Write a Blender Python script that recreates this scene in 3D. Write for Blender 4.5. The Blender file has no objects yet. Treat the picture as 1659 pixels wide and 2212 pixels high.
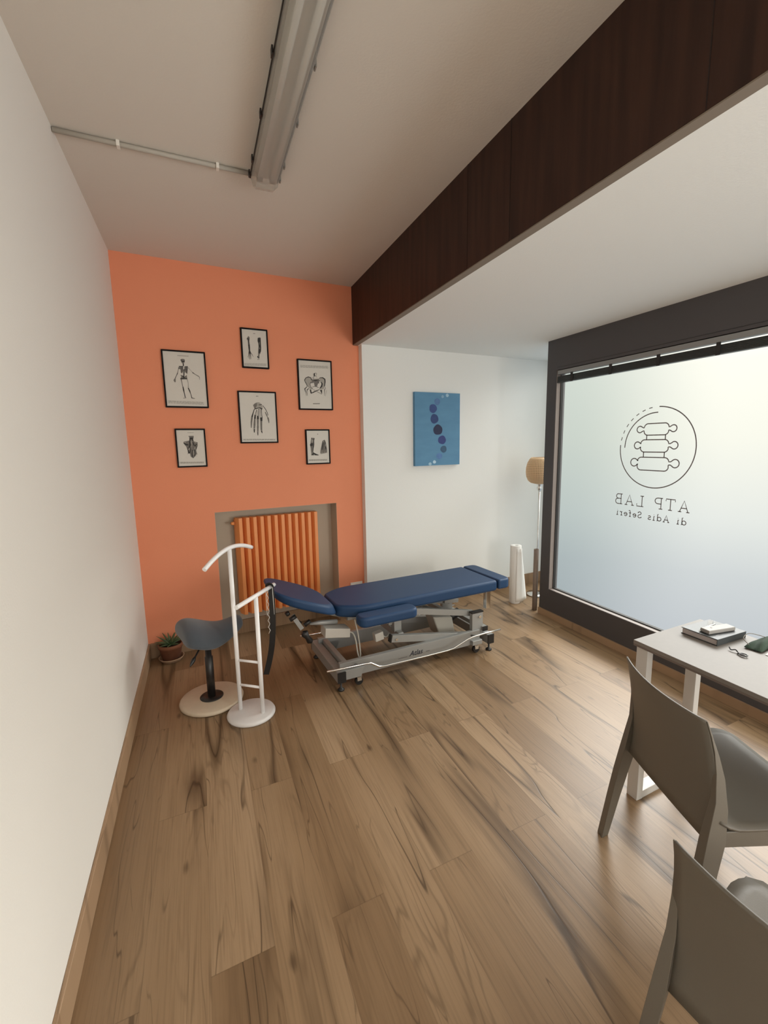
import bpy, bmesh, math, random
from mathutils import Vector, Matrix
random.seed(7)
C = bpy.context.scene.collection
PI = math.pi

# ------------------------------------------------------------------ camera
W_, H_ = 1659, 2212
F_PX, YAW, PITCH, ROLL = 967.17, 0.3868, 0.15107, -0.018008
CAM = Vector((0.4679, 0.0, 1.61))
_f = Vector((math.sin(YAW)*math.cos(PITCH), math.cos(YAW)*math.cos(PITCH), -math.sin(PITCH)))
_r0 = Vector((math.cos(YAW), -math.sin(YAW), 0.0))
_u0 = _r0.cross(_f)
_r = math.cos(ROLL)*_r0 + math.sin(ROLL)*_u0
_u = -math.sin(ROLL)*_r0 + math.cos(ROLL)*_u0
cd = bpy.data.cameras.new('camera')
cam = bpy.data.objects.new('camera', cd); C.objects.link(cam)
cd.sensor_fit = 'AUTO'; cd.sensor_width = 36.0
cd.lens = F_PX*36.0/H_
cd.clip_start = 0.02
M = Matrix((( _r.x, _u.x, -_f.x, CAM.x), (_r.y, _u.y, -_f.y, CAM.y), (_r.z, _u.z, -_f.z, CAM.z), (0, 0, 0, 1)))
cam.matrix_world = M
bpy.context.scene.camera = cam

# ------------------------------------------------------------------ render look, sky, daylight, fill lamps
sc = bpy.context.scene
sc.view_settings.view_transform = 'Standard'
sc.view_settings.look = 'None'
sc.view_settings.gamma = 1.0
sc.view_settings.use_curve_mapping = False
sc.view_settings.exposure = 0.0
try:
    sc.cycles.use_denoising = True
    sc.cycles.denoiser = 'OPENIMAGEDENOISE'
    sc.cycles.max_bounces = 10
    sc.cycles.diffuse_bounces = 5
    sc.cycles.transparent_max_bounces = 12
    sc.cycles.sample_clamp_indirect = 6.0
    sc.cycles.caustics_reflective = False
    sc.cycles.caustics_refractive = False
except Exception:
    pass

wd = bpy.data.worlds.new('daylight_sky'); sc.world = wd; wd.use_nodes = True
nt = wd.node_tree; nt.nodes.clear()
def N(t, typ, **k):
    n = t.nodes.new(typ)
    for a, b in k.items():
        setattr(n, a, b)
    return n
tc = N(nt, 'ShaderNodeTexCoord'); sx = N(nt, 'ShaderNodeSeparateXYZ')
nt.links.new(tc.outputs['Generated'], sx.inputs[0])
rz = N(nt, 'ShaderNodeMapRange'); rz.inputs['From Min'].default_value = -0.36; rz.inputs['From Max'].default_value = 0.12
nt.links.new(sx.outputs['Z'], rz.inputs['Value'])
ramp = N(nt, 'ShaderNodeValToRGB'); e = ramp.color_ramp.elements
e[0].position = 0.0; e[0].color = (0.49, 0.53, 0.57, 1)
e[1].position = 1.0; e[1].color = (0.99, 0.98, 0.86, 1)
m_ = e.new(0.25); m_.color = (0.59, 0.63, 0.64, 1)
m_ = e.new(0.45); m_.color = (0.76, 0.79, 0.75, 1)
m_ = e.new(0.75); m_.color = (0.92, 0.92, 0.81, 1)
nt.links.new(rz.outputs[0], ramp.inputs[0])
ry = N(nt, 'ShaderNodeMapRange'); ry.inputs['From Min'].default_value = 0.72; ry.inputs['From Max'].default_value = 0.5
ry.inputs['To Min'].default_value = 0.0; ry.inputs['To Max'].default_value = 1.0; ry.interpolation_type = 'SMOOTHSTEP'
nt.links.new(sx.outputs['Y'], ry.inputs['Value'])
mxw = N(nt, 'ShaderNodeMix', data_type='RGBA', blend_type='MULTIPLY')
mxw.inputs[0].default_value = 1.0
tint = N(nt, 'ShaderNodeValToRGB'); t = tint.color_ramp.elements
t[0].color = (0.56, 0.63, 0.64, 1); t[1].color = (1, 1, 1, 1)
nt.links.new(ry.outputs[0], tint.inputs[0])
nt.links.new(ramp.outputs[0], mxw.inputs[6]); nt.links.new(tint.outputs[0], mxw.inputs[7])
bg = N(nt, 'ShaderNodeBackground'); zu = N(nt, 'ShaderNodeMapRange'); zu.inputs['From Min'].default_value = 0.13; zu.inputs['From Max'].default_value = 0.5
zu.inputs['To Min'].default_value = 1.88; zu.inputs['To Max'].default_value = 4.5
nt.links.new(sx.outputs['Z'], zu.inputs['Value']); nt.links.new(zu.outputs[0], bg.inputs['Strength'])
nt.links.new(mxw.outputs[2], bg.inputs[0])
nt.links.new(bg.outputs[0], N(nt, 'ShaderNodeOutputWorld').inputs[0])

def area(name, loc, target, sx_, sy_, power, col):
    l = bpy.data.lights.new(name, 'AREA'); l.shape = 'RECTANGLE'; l.size = sx_; l.size_y = sy_
    l.energy = power; l.color = col
    o = bpy.data.objects.new(name, l); C.objects.link(o); o.location = loc
    d = Vector(target) - Vector(loc)
    o.rotation_euler = d.to_track_quat('-Z', 'Y').to_euler()
    return o
# bright sky over the street, high outside the shop window
area('sky_over_street', (7.6, 3.8, 4.6), (1.2, 0.9, 0.3), 4.5, 2.4, 1150, (0.98, 0.985, 0.96))
# unseen fill lamp added behind the viewer to brighten the room
area('rear_fill', (1.5, -2.9, 1.15), (1.5, 1.5, 0.4), 2.6, 1.8, 52, (1.0, 0.97, 0.92))
# fill lamp added off to the right to brighten the left wall
area('right_side_fill', (3.30, -1.5, 1.05), (0.0, 0.2, 0.35), 1.5, 1.9, 112, (1.0, 0.98, 0.935))
# ------------------------------------------------------------------ materials
MATS = {}
def mat(name, col, rough=0.5, metal=0.0, bump=0.0, bscale=60.0, var=0.0, vscale=8.0, spec=None, trans=0.0, coat=0.0, sheen=0.0):
    if name in MATS: return MATS[name]
    m = bpy.data.materials.new(name); m.use_nodes = True; t = m.node_tree
    b = t.nodes['Principled BSDF']
    b.inputs['Base Color'].default_value = (*col, 1); b.inputs['Roughness'].default_value = rough
    b.inputs['Metallic'].default_value = metal
    if spec is not None: b.inputs['Specular IOR Level'].default_value = spec
    if coat: b.inputs['Coat Weight'].default_value = coat
    if sheen: b.inputs['Sheen Weight'].default_value = sheen
    co = N(t, 'ShaderNodeTexCoord')
    if var:
        n = N(t, 'ShaderNodeTexNoise'); n.inputs['Scale'].default_value = vscale; n.inputs['Detail'].default_value = 4
        t.links.new(co.outputs['Object'], n.inputs['Vector'])
        r = N(t, 'ShaderNodeMapRange'); r.inputs['To Min'].default_value = 1-var; r.inputs['To Max'].default_value = 1+var
        t.links.new(n.outputs['Fac'], r.inputs['Value'])
        x = N(t, 'ShaderNodeMix', data_type='RGBA', blend_type='MULTIPLY'); x.inputs[0].default_value = 1
        x.inputs[6].default_value = (*col, 1)
        t.links.new(r.outputs[0], x.inputs[7]); t.links.new(x.outputs[2], b.inputs['Base Color'])
    if bump:
        n = N(t, 'ShaderNodeTexNoise'); n.inputs['Scale'].default_value = bscale; n.inputs['Detail'].default_value = 3
        t.links.new(co.outputs['Object'], n.inputs['Vector'])
        bp = N(t, 'ShaderNodeBump'); bp.inputs['Strength'].default_value = bump; bp.inputs['Distance'].default_value = 0.002
        t.links.new(n.outputs['Fac'], bp.inputs['Height']); t.links.new(bp.outputs[0], b.inputs['Normal'])
    MATS[name] = m
    return m

def s(r, g, b):   # sRGB 0-255 to linear
    return tuple(((c/255)/12.92 if c/255 <= 0.04045 else ((c/255+0.055)/1.055)**2.4) for c in (r, g, b))

WHITEP = mat('white_wall_paint', (0.82, 0.80, 0.75), 0.85, bump=0.25, bscale=140, spec=0.2)
WHITEC = mat('white_wall_paint_cool', (0.78, 0.785, 0.76), 0.85, bump=0.25, bscale=140, spec=0.2)
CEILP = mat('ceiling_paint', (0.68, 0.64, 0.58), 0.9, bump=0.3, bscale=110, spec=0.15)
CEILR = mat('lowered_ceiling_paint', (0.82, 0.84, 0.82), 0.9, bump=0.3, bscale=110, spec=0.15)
ORANGE = mat('orange_wall_paint', (0.80, 0.295, 0.165), 0.8, bump=0.25, bscale=140, spec=0.2)
RADOR = mat('orange_radiator_enamel', (0.82, 0.30, 0.095), 0.42)
NICHE = mat('niche_shaded_paint', (0.50, 0.42, 0.33), 0.85, bump=0.2, bscale=140)  # off-white niche paint with its shade mixed into the colour
DARKF = mat('dark_brown_panel', (0.066, 0.062, 0.066), 0.55, bump=0.2, bscale=40)
UNDER = mat('beam_underside', (0.22, 0.18, 0.14), 0.7)
LEATH = mat('blue_leatherette', (0.013, 0.045, 0.115), 0.50, bump=0.15, bscale=500, spec=0.35)
GREYM = mat('silver_grey_enamel', (0.33, 0.33, 0.32), 0.42, metal=0.25)
GREYD = mat('dark_grey_enamel', (0.20, 0.20, 0.19), 0.45, metal=0.25)  # darker grey for brackets, rod holders and head frame
CHROME = mat('chrome', (0.80, 0.79, 0.77), 0.16, metal=1.0)
BLACKP = mat('black_plastic', (0.012, 0.011, 0.011), 0.4)
BLACKM = mat('black_enamel', (0.016, 0.013, 0.012), 0.35)
WHITEM = mat('white_enamel', (0.92, 0.91, 0.91), 0.3, coat=0.2)
WHITEB = mat('white_painted_base', (0.70, 0.68, 0.67), 0.4, var=0.05, vscale=30)
LGREYP = mat('light_grey_plastic', (0.50, 0.48, 0.44), 0.5)
BEECH = mat('pale_beech', (0.58, 0.48, 0.36), 0.45, var=0.08, vscale=25)
FABR = mat('blue_grey_fabric', (0.060, 0.072, 0.088), 0.9, bump=0.5, bscale=600, sheen=0.3, var=0.1, vscale=60)
CHAIRM = mat('taupe_plastic', (0.132, 0.117, 0.094), 0.48, bump=0.08, bscale=400, var=0.03, vscale=200)
DESKW = mat('white_desk_metal', (0.55, 0.53, 0.50), 0.4)
FRAMEB = mat('black_picture_frame', (0.006, 0.004, 0.004), 0.6, spec=0.15)
PAPER = mat('print_paper', (0.62, 0.59, 0.53), 0.5, var=0.03, vscale=30)
INK = mat('ink_dark', (0.035, 0.032, 0.030), 0.8, var=0.5, vscale=120)
INKM = mat('ink_mid', (0.17, 0.155, 0.14), 0.8, var=0.4, vscale=120)
INKL = mat('ink_light', (0.36, 0.34, 0.30), 0.8, var=0.2, vscale=160)
TERRA = mat('terracotta', (0.20, 0.075, 0.035), 0.8, var=0.15, vscale=30)
SAUC = mat('pale_terracotta', (0.42, 0.27, 0.17), 0.8, var=0.1, vscale=40)
SOIL = mat('potting_soil', (0.03, 0.02, 0.013), 1.0, bump=0.8, bscale=120)
LEAF = mat('succulent_green', (0.075, 0.12, 0.050), 0.5, var=0.3, vscale=50)
PAPERW = mat('couch_paper', (0.78, 0.77, 0.74), 0.8, bump=0.4, bscale=300)
CARD = mat('brown_cardboard', (0.24, 0.19, 0.155), 0.8, var=0.1, vscale=40)
ALU = mat('window_stop_strip', (0.24, 0.205, 0.19), 0.5)
GASK = mat('black_gasket', (0.015, 0.014, 0.014), 0.6)
BLIND = mat('blind_headrail', (0.26, 0.27, 0.27), 0.4, metal=0.2)
BLINDS = mat('blind_slat', (0.030, 0.037, 0.037), 0.35)
VINYL = mat('window_vinyl_grey', (0.17, 0.155, 0.165), 0.7)
PLASTW = mat('socket_white', (0.80, 0.78, 0.74), 0.4)
BOOKC = mat('dark_book_cover', (0.040, 0.046, 0.048), 0.45, bump=0.2, bscale=200)
PAGES = mat('book_pages', (0.42, 0.38, 0.37), 0.8)
CLOTH = mat('green_cloth', (0.035, 0.062, 0.042), 0.9, bump=0.5, bscale=200)
TIN = mat('conduit_pvc_shadowed', (0.42, 0.39, 0.34), 0.6)  # pipe colour darkened to carry its shadow line

def wood_nodes(name, base_cols, plank, rough=0.42, crack=1.0):
    """laminate: random tone per plank, long dark cracks and veins, knots, fine grain (all along y)"""
    m = bpy.data.materials.new(name); m.use_nodes = True; t = m.node_tree; L = t.links
    b = t.nodes['Principled BSDF']; b.inputs['Roughness'].default_value = rough
    b.inputs['Specular IOR Level'].default_value = 0.35
    co = N(t, 'ShaderNodeTexCoord'); sp = N(t, 'ShaderNodeSeparateXYZ'); L.new(co.outputs['Object'], sp.inputs[0])
    def mth(op, a, bb=None, c=None):
        n = N(t, 'ShaderNodeMath', operation=op)
        for i, v in enumerate((a, bb, c)):
            if v is None: continue
            if isinstance(v, (int, float)): n.inputs[i].default_value = v
            else: L.new(v, n.inputs[i])
        return n.outputs[0]
    X, Y = sp.outputs['X'], sp.outputs['Y']
    ys = mth('SUBTRACT', Y, mth('MULTIPLY', X, 0.055))
    if plank:
        cx = mth('ADD', mth('DIVIDE', X, 0.195), 0.0256)
        col = mth('FLOOR', cx)
        par = mth('MODULO', mth('ADD', col, 100.0), 2.0)           # 1 odd, 0 even
        ph = mth('ADD', mth('MULTIPLY', par, -0.503), 0.1259)       # joints: odd columns at 1.97, even at 1.25
        rr = mth('ADD', mth('DIVIDE', ys, 1.43), ph)
        row = mth('FLOOR', rr)
        fx = mth('FRACT', cx); fy = mth('FRACT', rr)
        cmb = N(t, 'ShaderNodeCombineXYZ'); L.new(col, cmb.inputs[0]); L.new(row, cmb.inputs[1])
        wn = N(t, 'ShaderNodeTexWhiteNoise', noise_dimensions='3D'); L.new(cmb.outputs[0], wn.inputs['Vector'])
        rnd = wn.outputs['Value']
    else:
        rnd = mth('MULTIPLY', mth('FLOOR', mth('MULTIPLY', ys, 0.8)), 0.37)
    def noise(sxx, syy, scale, detail, dist=0.0, off=60.0, rgh=0.55):
        cv = N(t, 'ShaderNodeCombineXYZ')
        L.new(mth('MULTIPLY', X, sxx), cv.inputs[0]); L.new(mth('MULTIPLY', ys, syy), cv.inputs[1])
        L.new(mth('MULTIPLY', rnd, off), cv.inputs[2])
        n = N(t, 'ShaderNodeTexNoise'); n.inputs['Scale'].default_value = scale; n.inputs['Detail'].default_value = detail
        n.inputs['Distortion'].default_value = dist; n.inputs['Roughness'].default_value = rgh
        L.new(cv.outputs[0], n.inputs['Vector'])
        return n.outputs['Fac']
    def rng(v, a, bb, c=0.0, d=1.0, sm=True):
        n = N(t, 'ShaderNodeMapRange'); n.interpolation_type = 'SMOOTHSTEP' if sm else 'LINEAR'
        n.inputs['From Min'].default_value = a; n.inputs['From Max'].default_value = bb
        n.inputs['To Min'].default_value = c; n.inputs['To Max'].default_value = d
        L.new(v, n.inputs['Value']); return n.outputs[0]
    n1 = noise(5.2, 0.42, 1.0, 2.2, 0.35)
    pres = rng(noise(5.0, 0.9, 1.0, 1.0, 0.0, 31.0), 0.36, 0.52)
    crack_m = mth('MULTIPLY', rng(mth('ABSOLUTE', mth('SUBTRACT', n1, 0.53)), 0.0, 0.0075, 1.0, 0.0), pres)
    halo = mth('MULTIPLY', rng(mth('ABSOLUTE', mth('SUBTRACT', n1, 0.53)), 0.0, 0.065, 1.0, 0.0), rng(noise(4.0, 1.1, 1.0, 1.0, 0.0, 53.0), 0.42, 0.62))
    n2_ = noise(8.5, 0.6, 1.0, 2.0, 0.3, 91.0)
    crack2 = mth('MULTIPLY', rng(mth('ABSOLUTE', mth('SUBTRACT', n2_, 0.48)), 0.0, 0.006, 1.0, 0.0), rng(noise(6.0, 1.3, 1.0, 1.0, 0.0, 23.0), 0.42, 0.56))
    n3_ = noise(14.0, 0.9, 1.0, 2.0, 0.2, 131.0)
    crack3 = mth('MULTIPLY', rng(mth('ABSOLUTE', mth('SUBTRACT', n3_, 0.5)), 0.0, 0.010, 1.0, 0.0), rng(noise(9.0, 2.2, 1.0, 1.0, 0.0, 43.0), 0.54, 0.64))
    veins = rng(mth('ABSOLUTE', mth('SUBTRACT', mth('FRACT', mth('MULTIPLY', noise(6.0, 0.7, 1.0, 2.5, 0.3, 17.0), 14.0)), 0.5)), 0.0, 0.22, 1.0, 0.0)
    vpres = rng(noise(4.0, 0.9, 1.0, 1.0, 0.0, 77.0), 0.50, 0.66)
    fine = noise(130.0, 3.2, 1.0, 3.0, 0.0)
    broad = noise(3.2, 0.5, 1.0, 2.0, 0.2, 9.0)
    vor = N(t, 'ShaderNodeTexVoronoi'); vor.inputs['Scale'].default_value = 1.0
    cv = N(t, 'ShaderNodeCombineXYZ'); L.new(mth('MULTIPLY', X, 5.0), cv.inputs[0]); L.new(mth('MULTIPLY', ys, 2.3), cv.inputs[1]); L.new(mth('MULTIPLY', rnd, 40.0), cv.inputs[2])
    L.new(cv.outputs[0], vor.inputs['Vector'])
    knot = rng(mth('ADD', vor.outputs['Distance'], mth('MULTIPLY', mth('SUBTRACT', fine, 0.5), 0.12)), 0.01, 0.10, 1.0, 0.0)
    cr = N(t, 'ShaderNodeValToRGB'); e = cr.color_ramp.elements
    e[0].position = 0.22; e[0].color = (*base_cols[0], 1); e[1].position = 0.78; e[1].color = (*base_cols[2], 1)
    em = e.new(0.5); em.color = (*base_cols[1], 1)
    L.new(mth('ADD', mth('MULTIPLY', broad, 0.68), mth('MULTIPLY', rnd, 0.34)), cr.inputs[0])
    colr = cr.outputs[0]
    def dark(c, fac, k, target):
        x = N(t, 'ShaderNodeMix', data_type='RGBA'); L.new(mth('MULTIPLY', fac, k), x.inputs[0])
        L.new(c, x.inputs[6]); x.inputs[7].default_value = (*target, 1); return x.outputs[2]
    dk = tuple(c*0.30 for c in base_cols[0]); md = tuple(c*0.55 for c in base_cols[0])
    colr = dark(colr, halo, 0.85*crack, md)
    colr = dark(colr, mth('MULTIPLY', veins, vpres), 0.42*crack, md)
    colr = dark(colr, rng(fine, 0.42, 0.75), 0.30, md)
    colr = dark(colr, knot, 0.75*crack, tuple(c*0.36 for c in base_cols[0]))
    colr = dark(colr, crack3, 0.40*crack, dk)
    colr = dark(colr, crack2, 0.60*crack, dk)
    colr = dark(colr, crack_m, 0.78*crack, dk)
    if plank:
        ex = mth('MINIMUM', fx, mth('SUBTRACT', 1.0, fx)); ey = mth('MINIMUM', fy, mth('SUBTRACT', 1.0, fy))
        colr = dark(colr, rng(ex, 0.0, 0.010, 1.0, 0.0, False), 0.30, md)
        colr = dark(colr, rng(ey, 0.0, 0.0016, 1.0, 0.0, False), 0.55, md)
    L.new(colr, b.inputs['Base Color'])
    bp = N(t, 'ShaderNodeBump'); bp.inputs['Strength'].default_value = 0.12; bp.inputs['Distance'].default_value = 0.002
    L.new(mth('SUBTRACT', fine, crack_m), bp.inputs['Height']); L.new(bp.outputs[0], b.inputs['Normal'])
    MATS[name] = m
    return m
FLOORC = [(0.180, 0.108, 0.055), (0.270, 0.175, 0.097), (0.365, 0.250, 0.150)]
FLOORM = wood_nodes('oak_laminate_planks', FLOORC, True, 0.36)
BASEM = wood_nodes('oak_skirting', [(0.30, 0.19, 0.11), (0.38, 0.25, 0.15), (0.44, 0.31, 0.19)], False, 0.5, 0.5)

def beam_mat():
    m = bpy.data.materials.new('dark_stained_beam'); m.use_nodes = True; t = m.node_tree; L = t.links
    b = t.nodes['Principled BSDF']; b.inputs['Roughness'].default_value = 0.5; b.inputs['Specular IOR Level'].default_value = 0.3
    co = N(t, 'ShaderNodeTexCoord'); mp = N(t, 'ShaderNodeMapping'); L.new(co.outputs['Object'], mp.inputs[0])
    mp.inputs['Scale'].default_value = (8, 26, 2.2)
    n = N(t, 'ShaderNodeTexNoise'); n.inputs['Scale'].default_value = 1.0; n.inputs['Detail'].default_value = 4; L.new(mp.outputs[0], n.inputs[0])
    cr = N(t, 'ShaderNodeValToRGB'); cr.color_ramp.elements[0].color = (0.022, 0.0085, 0.0055, 1); cr.color_ramp.elements[1].color = (0.046, 0.019, 0.012, 1)
    cr.color_ramp.elements[0].position = 0.3; cr.color_ramp.elements[1].position = 0.7
    L.new(n.outputs['Fac'], cr.inputs[0]); L.new(cr.outputs[0], b.inputs['Base Color'])
    MATS['dark_stained_beam'] = m; return m
BEAM = beam_mat()

def pane_mat(name, tr, col):
    m = bpy.data.materials.new(name); m.use_nodes = True; t = m.node_tree; t.nodes.clear(); L = t.links
    a = N(t, 'ShaderNodeBsdfTransparent'); a.inputs[0].default_value = (1, 1, 1, 1)
    d = N(t, 'ShaderNodeBsdfTranslucent'); d.inputs[0].default_value = (*col, 1)
    x = N(t, 'ShaderNodeMixShader'); x.inputs[0].default_value = 1-tr
    L.new(a.outputs[0], x.inputs[1]); L.new(d.outputs[0], x.inputs[2])
    L.new(x.outputs[0], N(t, 'ShaderNodeOutputMaterial').inputs[0]); return m
FROST = pane_mat('frosted_window_film', 0.70, (0.06, 0.06, 0.06))

FROST2 = pane_mat('frosted_entrance_glass', 0.55, (0.10, 0.12, 0.14))

def cover_mat():
    m = bpy.data.materials.new('aged_clear_diffuser'); m.use_nodes = True; t = m.node_tree; L = t.links
    b = t.nodes['Principled BSDF']; b.inputs['Base Color'].default_value = (0.55, 0.54, 0.50, 1); b.inputs['Roughness'].default_value = 0.25
    tr = N(t, 'ShaderNodeBsdfTransparent'); tr.inputs[0].default_value = (0.93, 0.93, 0.91, 1)
    x = N(t, 'ShaderNodeMixShader'); x.inputs[0].default_value = 0.42
    L.new(tr.outputs[0], x.inputs[1]); L.new(b.outputs[0], x.inputs[2])
    L.new(x.outputs[0], t.nodes['Material Output'].inputs[0]); return m
COVER = cover_mat()

def desk_top_mat():
    m = mat('desk_laminate', (0.20, 0.178, 0.158), 0.55, var=0.05, vscale=60)
    return m
DESKT = desk_top_mat()
DESKE = mat('desk_edge_band', (0.16, 0.125, 0.11), 0.5)

def canvas_mat():
    m = bpy.data.materials.new('blue_painted_canvas'); m.use_nodes = True; t = m.node_tree; L = t.links
    b = t.nodes['Principled BSDF']; b.inputs['Roughness'].default_value = 0.7
    co = N(t, 'ShaderNodeTexCoord'); mp = N(t, 'ShaderNodeMapping'); L.new(co.outputs['Object'], mp.inputs[0]); mp.inputs['Scale'].default_value = (3, 3, 9)
    n = N(t, 'ShaderNodeTexNoise'); n.inputs['Scale'].default_value = 2.0; n.inputs['Detail'].default_value = 5; L.new(mp.outputs[0], n.inputs[0])
    cr = N(t, 'ShaderNodeValToRGB'); cr.color_ramp.elements[0].color = (0.075, 0.20, 0.34, 1); cr.color_ramp.elements[1].color = (0.115, 0.28, 0.44, 1)
    L.new(n.outputs['Fac'], cr.inputs[0]); L.new(cr.outputs[0], b.inputs['Base Color']); return m
CANVAS = canvas_mat()

def shade_mat():
    m = bpy.data.materials.new('woven_bamboo'); m.use_nodes = True; t = m.node_tree; L = t.links
    b = t.nodes['Principled BSDF']; b.inputs['Roughness'].default_value = 0.6
    co = N(t, 'ShaderNodeTexCoord'); sp = N(t, 'ShaderNodeSeparateXYZ'); L.new(co.outputs['UV'], sp.inputs[0])
    def mth(op, a, bb):
        n = N(t, 'ShaderNodeMath', operation=op)
        for i, v in enumerate((a, bb)):
            if isinstance(v, (int, float)): n.inputs[i].default_value = v
            else: L.new(v, n.inputs[i])
        return n.outputs[0]
    a = mth('MULTIPLY', sp.outputs[0], 2*PI*26); c = mth('MULTIPLY', sp.outputs[1], 2*PI*11)
    w = mth('MULTIPLY', mth('SINE', mth('ADD', a, c), 0), mth('SINE', mth('SUBTRACT', a, c), 0))
    cr = N(t, 'ShaderNodeValToRGB'); cr.color_ramp.elements[0].color = (0.30, 0.175, 0.08, 1); cr.color_ramp.elements[1].color = (0.80, 0.54, 0.31, 1)
    cr.color_ramp.elements[0].position = 0.12; cr.color_ramp.elements[1].position = 0.36
    L.new(mth('ADD', mth('MULTIPLY', w, 0.5), 0.5), cr.inputs[0]); L.new(cr.outputs[0], b.inputs['Base Color'])
    bp = N(t, 'ShaderNodeBump'); bp.inputs['Strength'].default_value = 0.6; bp.inputs['Distance'].default_value = 0.003
    L.new(w, bp.inputs['Height']); L.new(bp.outputs[0], b.inputs['Normal'])
    return m
SHADE = shade_mat()

# ------------------------------------------------------------------ mesh helpers
class MB:
    def __init__(self): self.v = []; self.f = []; self.sm = []; self.uv = {}; self.mi = {}; self.cur = 0
    def add(self, vs, fs, smooth=False):
        k = len(self.v); self.v += [tuple(p) for p in vs]
        for f in fs:
            if self.cur: self.mi[len(self.f)] = self.cur
            self.f.append(tuple(i+k for i in f)); self.sm.append(smooth)
        return self
    def box(self, a, b):
        x0, y0, z0 = a; x1, y1, z1 = b
        vs = [(x0, y0, z0), (x1, y0, z0), (x1, y1, z0), (x0, y1, z0), (x0, y0, z1), (x1, y0, z1), (x1, y1, z1), (x0, y1, z1)]
        return self.add(vs, [(0, 3, 2, 1), (4, 5, 6, 7), (0, 1, 5, 4), (1, 2, 6, 5), (2, 3, 7, 6), (3, 0, 4, 7)])
    def hexa(self, vs):
        return self.add(vs, [(0, 3, 2, 1), (4, 5, 6, 7), (0, 1, 5, 4), (1, 2, 6, 5), (2, 3, 7, 6), (3, 0, 4, 7)])
    def bar(self, p, q, w, h, up=(0, 0, 1)):
        p = Vector(p); q = Vector(q); d = (q-p).normalized(); up = Vector(up)
        a = d.cross(up)
        if a.length < 1e-4: a = d.cross(Vector((0, 1, 0)))
        a.normalize(); b = a.cross(d).normalized()
        o = [(-1, -1), (1, -1), (1, 1), (-1, 1)]
        vs = [p + a*(w/2*i) + b*(h/2*j) for i, j in o] + [q + a*(w/2*i) + b*(h/2*j) for i, j in o]
        return self.add(vs, [(0, 1, 2, 3), (7, 6, 5, 4), (0, 4, 5, 1), (1, 5, 6, 2), (2, 6, 7, 3), (3, 7, 4, 0)])
    def tube(self, pts, r, seg=14, cap=True, flat=1.0):
        pts = [Vector(p) for p in pts]; n = len(pts)
        rs = r if isinstance(r, (list, tuple)) else [r]*n
        tg = []
        for i in range(n):
            a = pts[max(0, i-1)]; b = pts[min(n-1, i+1)]; tg.append((b-a).normalized())
        ref = Vector((0, 0, 1)) if abs(tg[0].z) < 0.9 else Vector((1, 0, 0))
        nrm = tg[0].cross(ref).normalized(); vs = []
        for i in range(n):
            if i: nrm = (nrm - tg[i]*nrm.dot(tg[i])).normalized()
            bn = tg[i].cross(nrm)
            for k in range(seg):
                a = 2*PI*k/seg
                vs.append(pts[i] + nrm*(math.cos(a)*rs[i]) + bn*(math.sin(a)*rs[i]*flat))
        fs = []
        for i in range(n-1):
            for k in range(seg):
                k2 = (k+1) % seg
                fs.append((i*seg+k, i*seg+k2, (i+1)*seg+k2, (i+1)*seg+k))
        self.add(vs, fs, True)
        if cap:
            self.add(vs[:seg], [tuple(range(seg-1, -1, -1))]); self.add(vs[-seg:], [tuple(range(seg))])
        return self
    def lathe(self, prof, seg=48, c=(0, 0, 0), uv=False):
        n = len(prof); vs = []
        for (r, z) in prof:
            for k in range(seg):
                a = 2*PI*k/seg; vs.append((c[0]+r*math.cos(a), c[1]+r*math.sin(a), c[2]+z))
        fs = []; base = len(self.f)
        for i in range(n-1):
            for k in range(seg):
                k2 = (k+1) % seg
                fs.append((i*seg+k, i*seg+k2, (i+1)*seg+k2, (i+1)*seg+k))
                if uv: self.uv[base+len(fs)-1] = [(k/seg, i/(n-1)), ((k+1)/seg, i/(n-1)), ((k+1)/seg, (i+1)/(n-1)), (k/seg, (i+1)/(n-1))]
        return self.add(vs, fs, True)
    def prism(self, out, fn, t0, t1, smooth=False):
        """out: 2-D outline, fn(a, b, t) -> point"""
        n = len(out)
        vs = [fn(a, b, t0) for a, b in out] + [fn(a, b, t1) for a, b in out]
        fs = [tuple(range(n-1, -1, -1)), tuple(range(n, 2*n))]
        self.add(vs, fs)
        self.add(vs, [(i, (i+1) % n, n+(i+1) % n, n+i) for i in range(n)], smooth)
        return self
    def strip(self, pts, w, fn, close=False):
        """flat ribbon of width w (number or list) along a 2-D polyline; fn(a, b) -> point"""
        n = len(pts); ws = w if isinstance(w, (list, tuple)) else [w]*n
        P = [Vector((p[0], p[1])) for p in pts]; L = []; R = []
        for i in range(n):
            if close: a, b = P[(i-1) % n], P[(i+1) % n]
            else: a, b = P[max(0, i-1)], P[min(n-1, i+1)]
            d = (b-a); d = d.normalized() if d.length > 1e-9 else Vector((1, 0)); nn = Vector((-d.y, d.x))*(ws[i]/2)
            L.append(P[i]+nn); R.append(P[i]-nn)
        vs = [fn(p.x, p.y) for p in L] + [fn(p.x, p.y) for p in R]
        m = n if close else n-1
        return self.add(vs, [(i, (i+1) % n, n+(i+1) % n, n+i) for i in range(m)])

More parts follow.
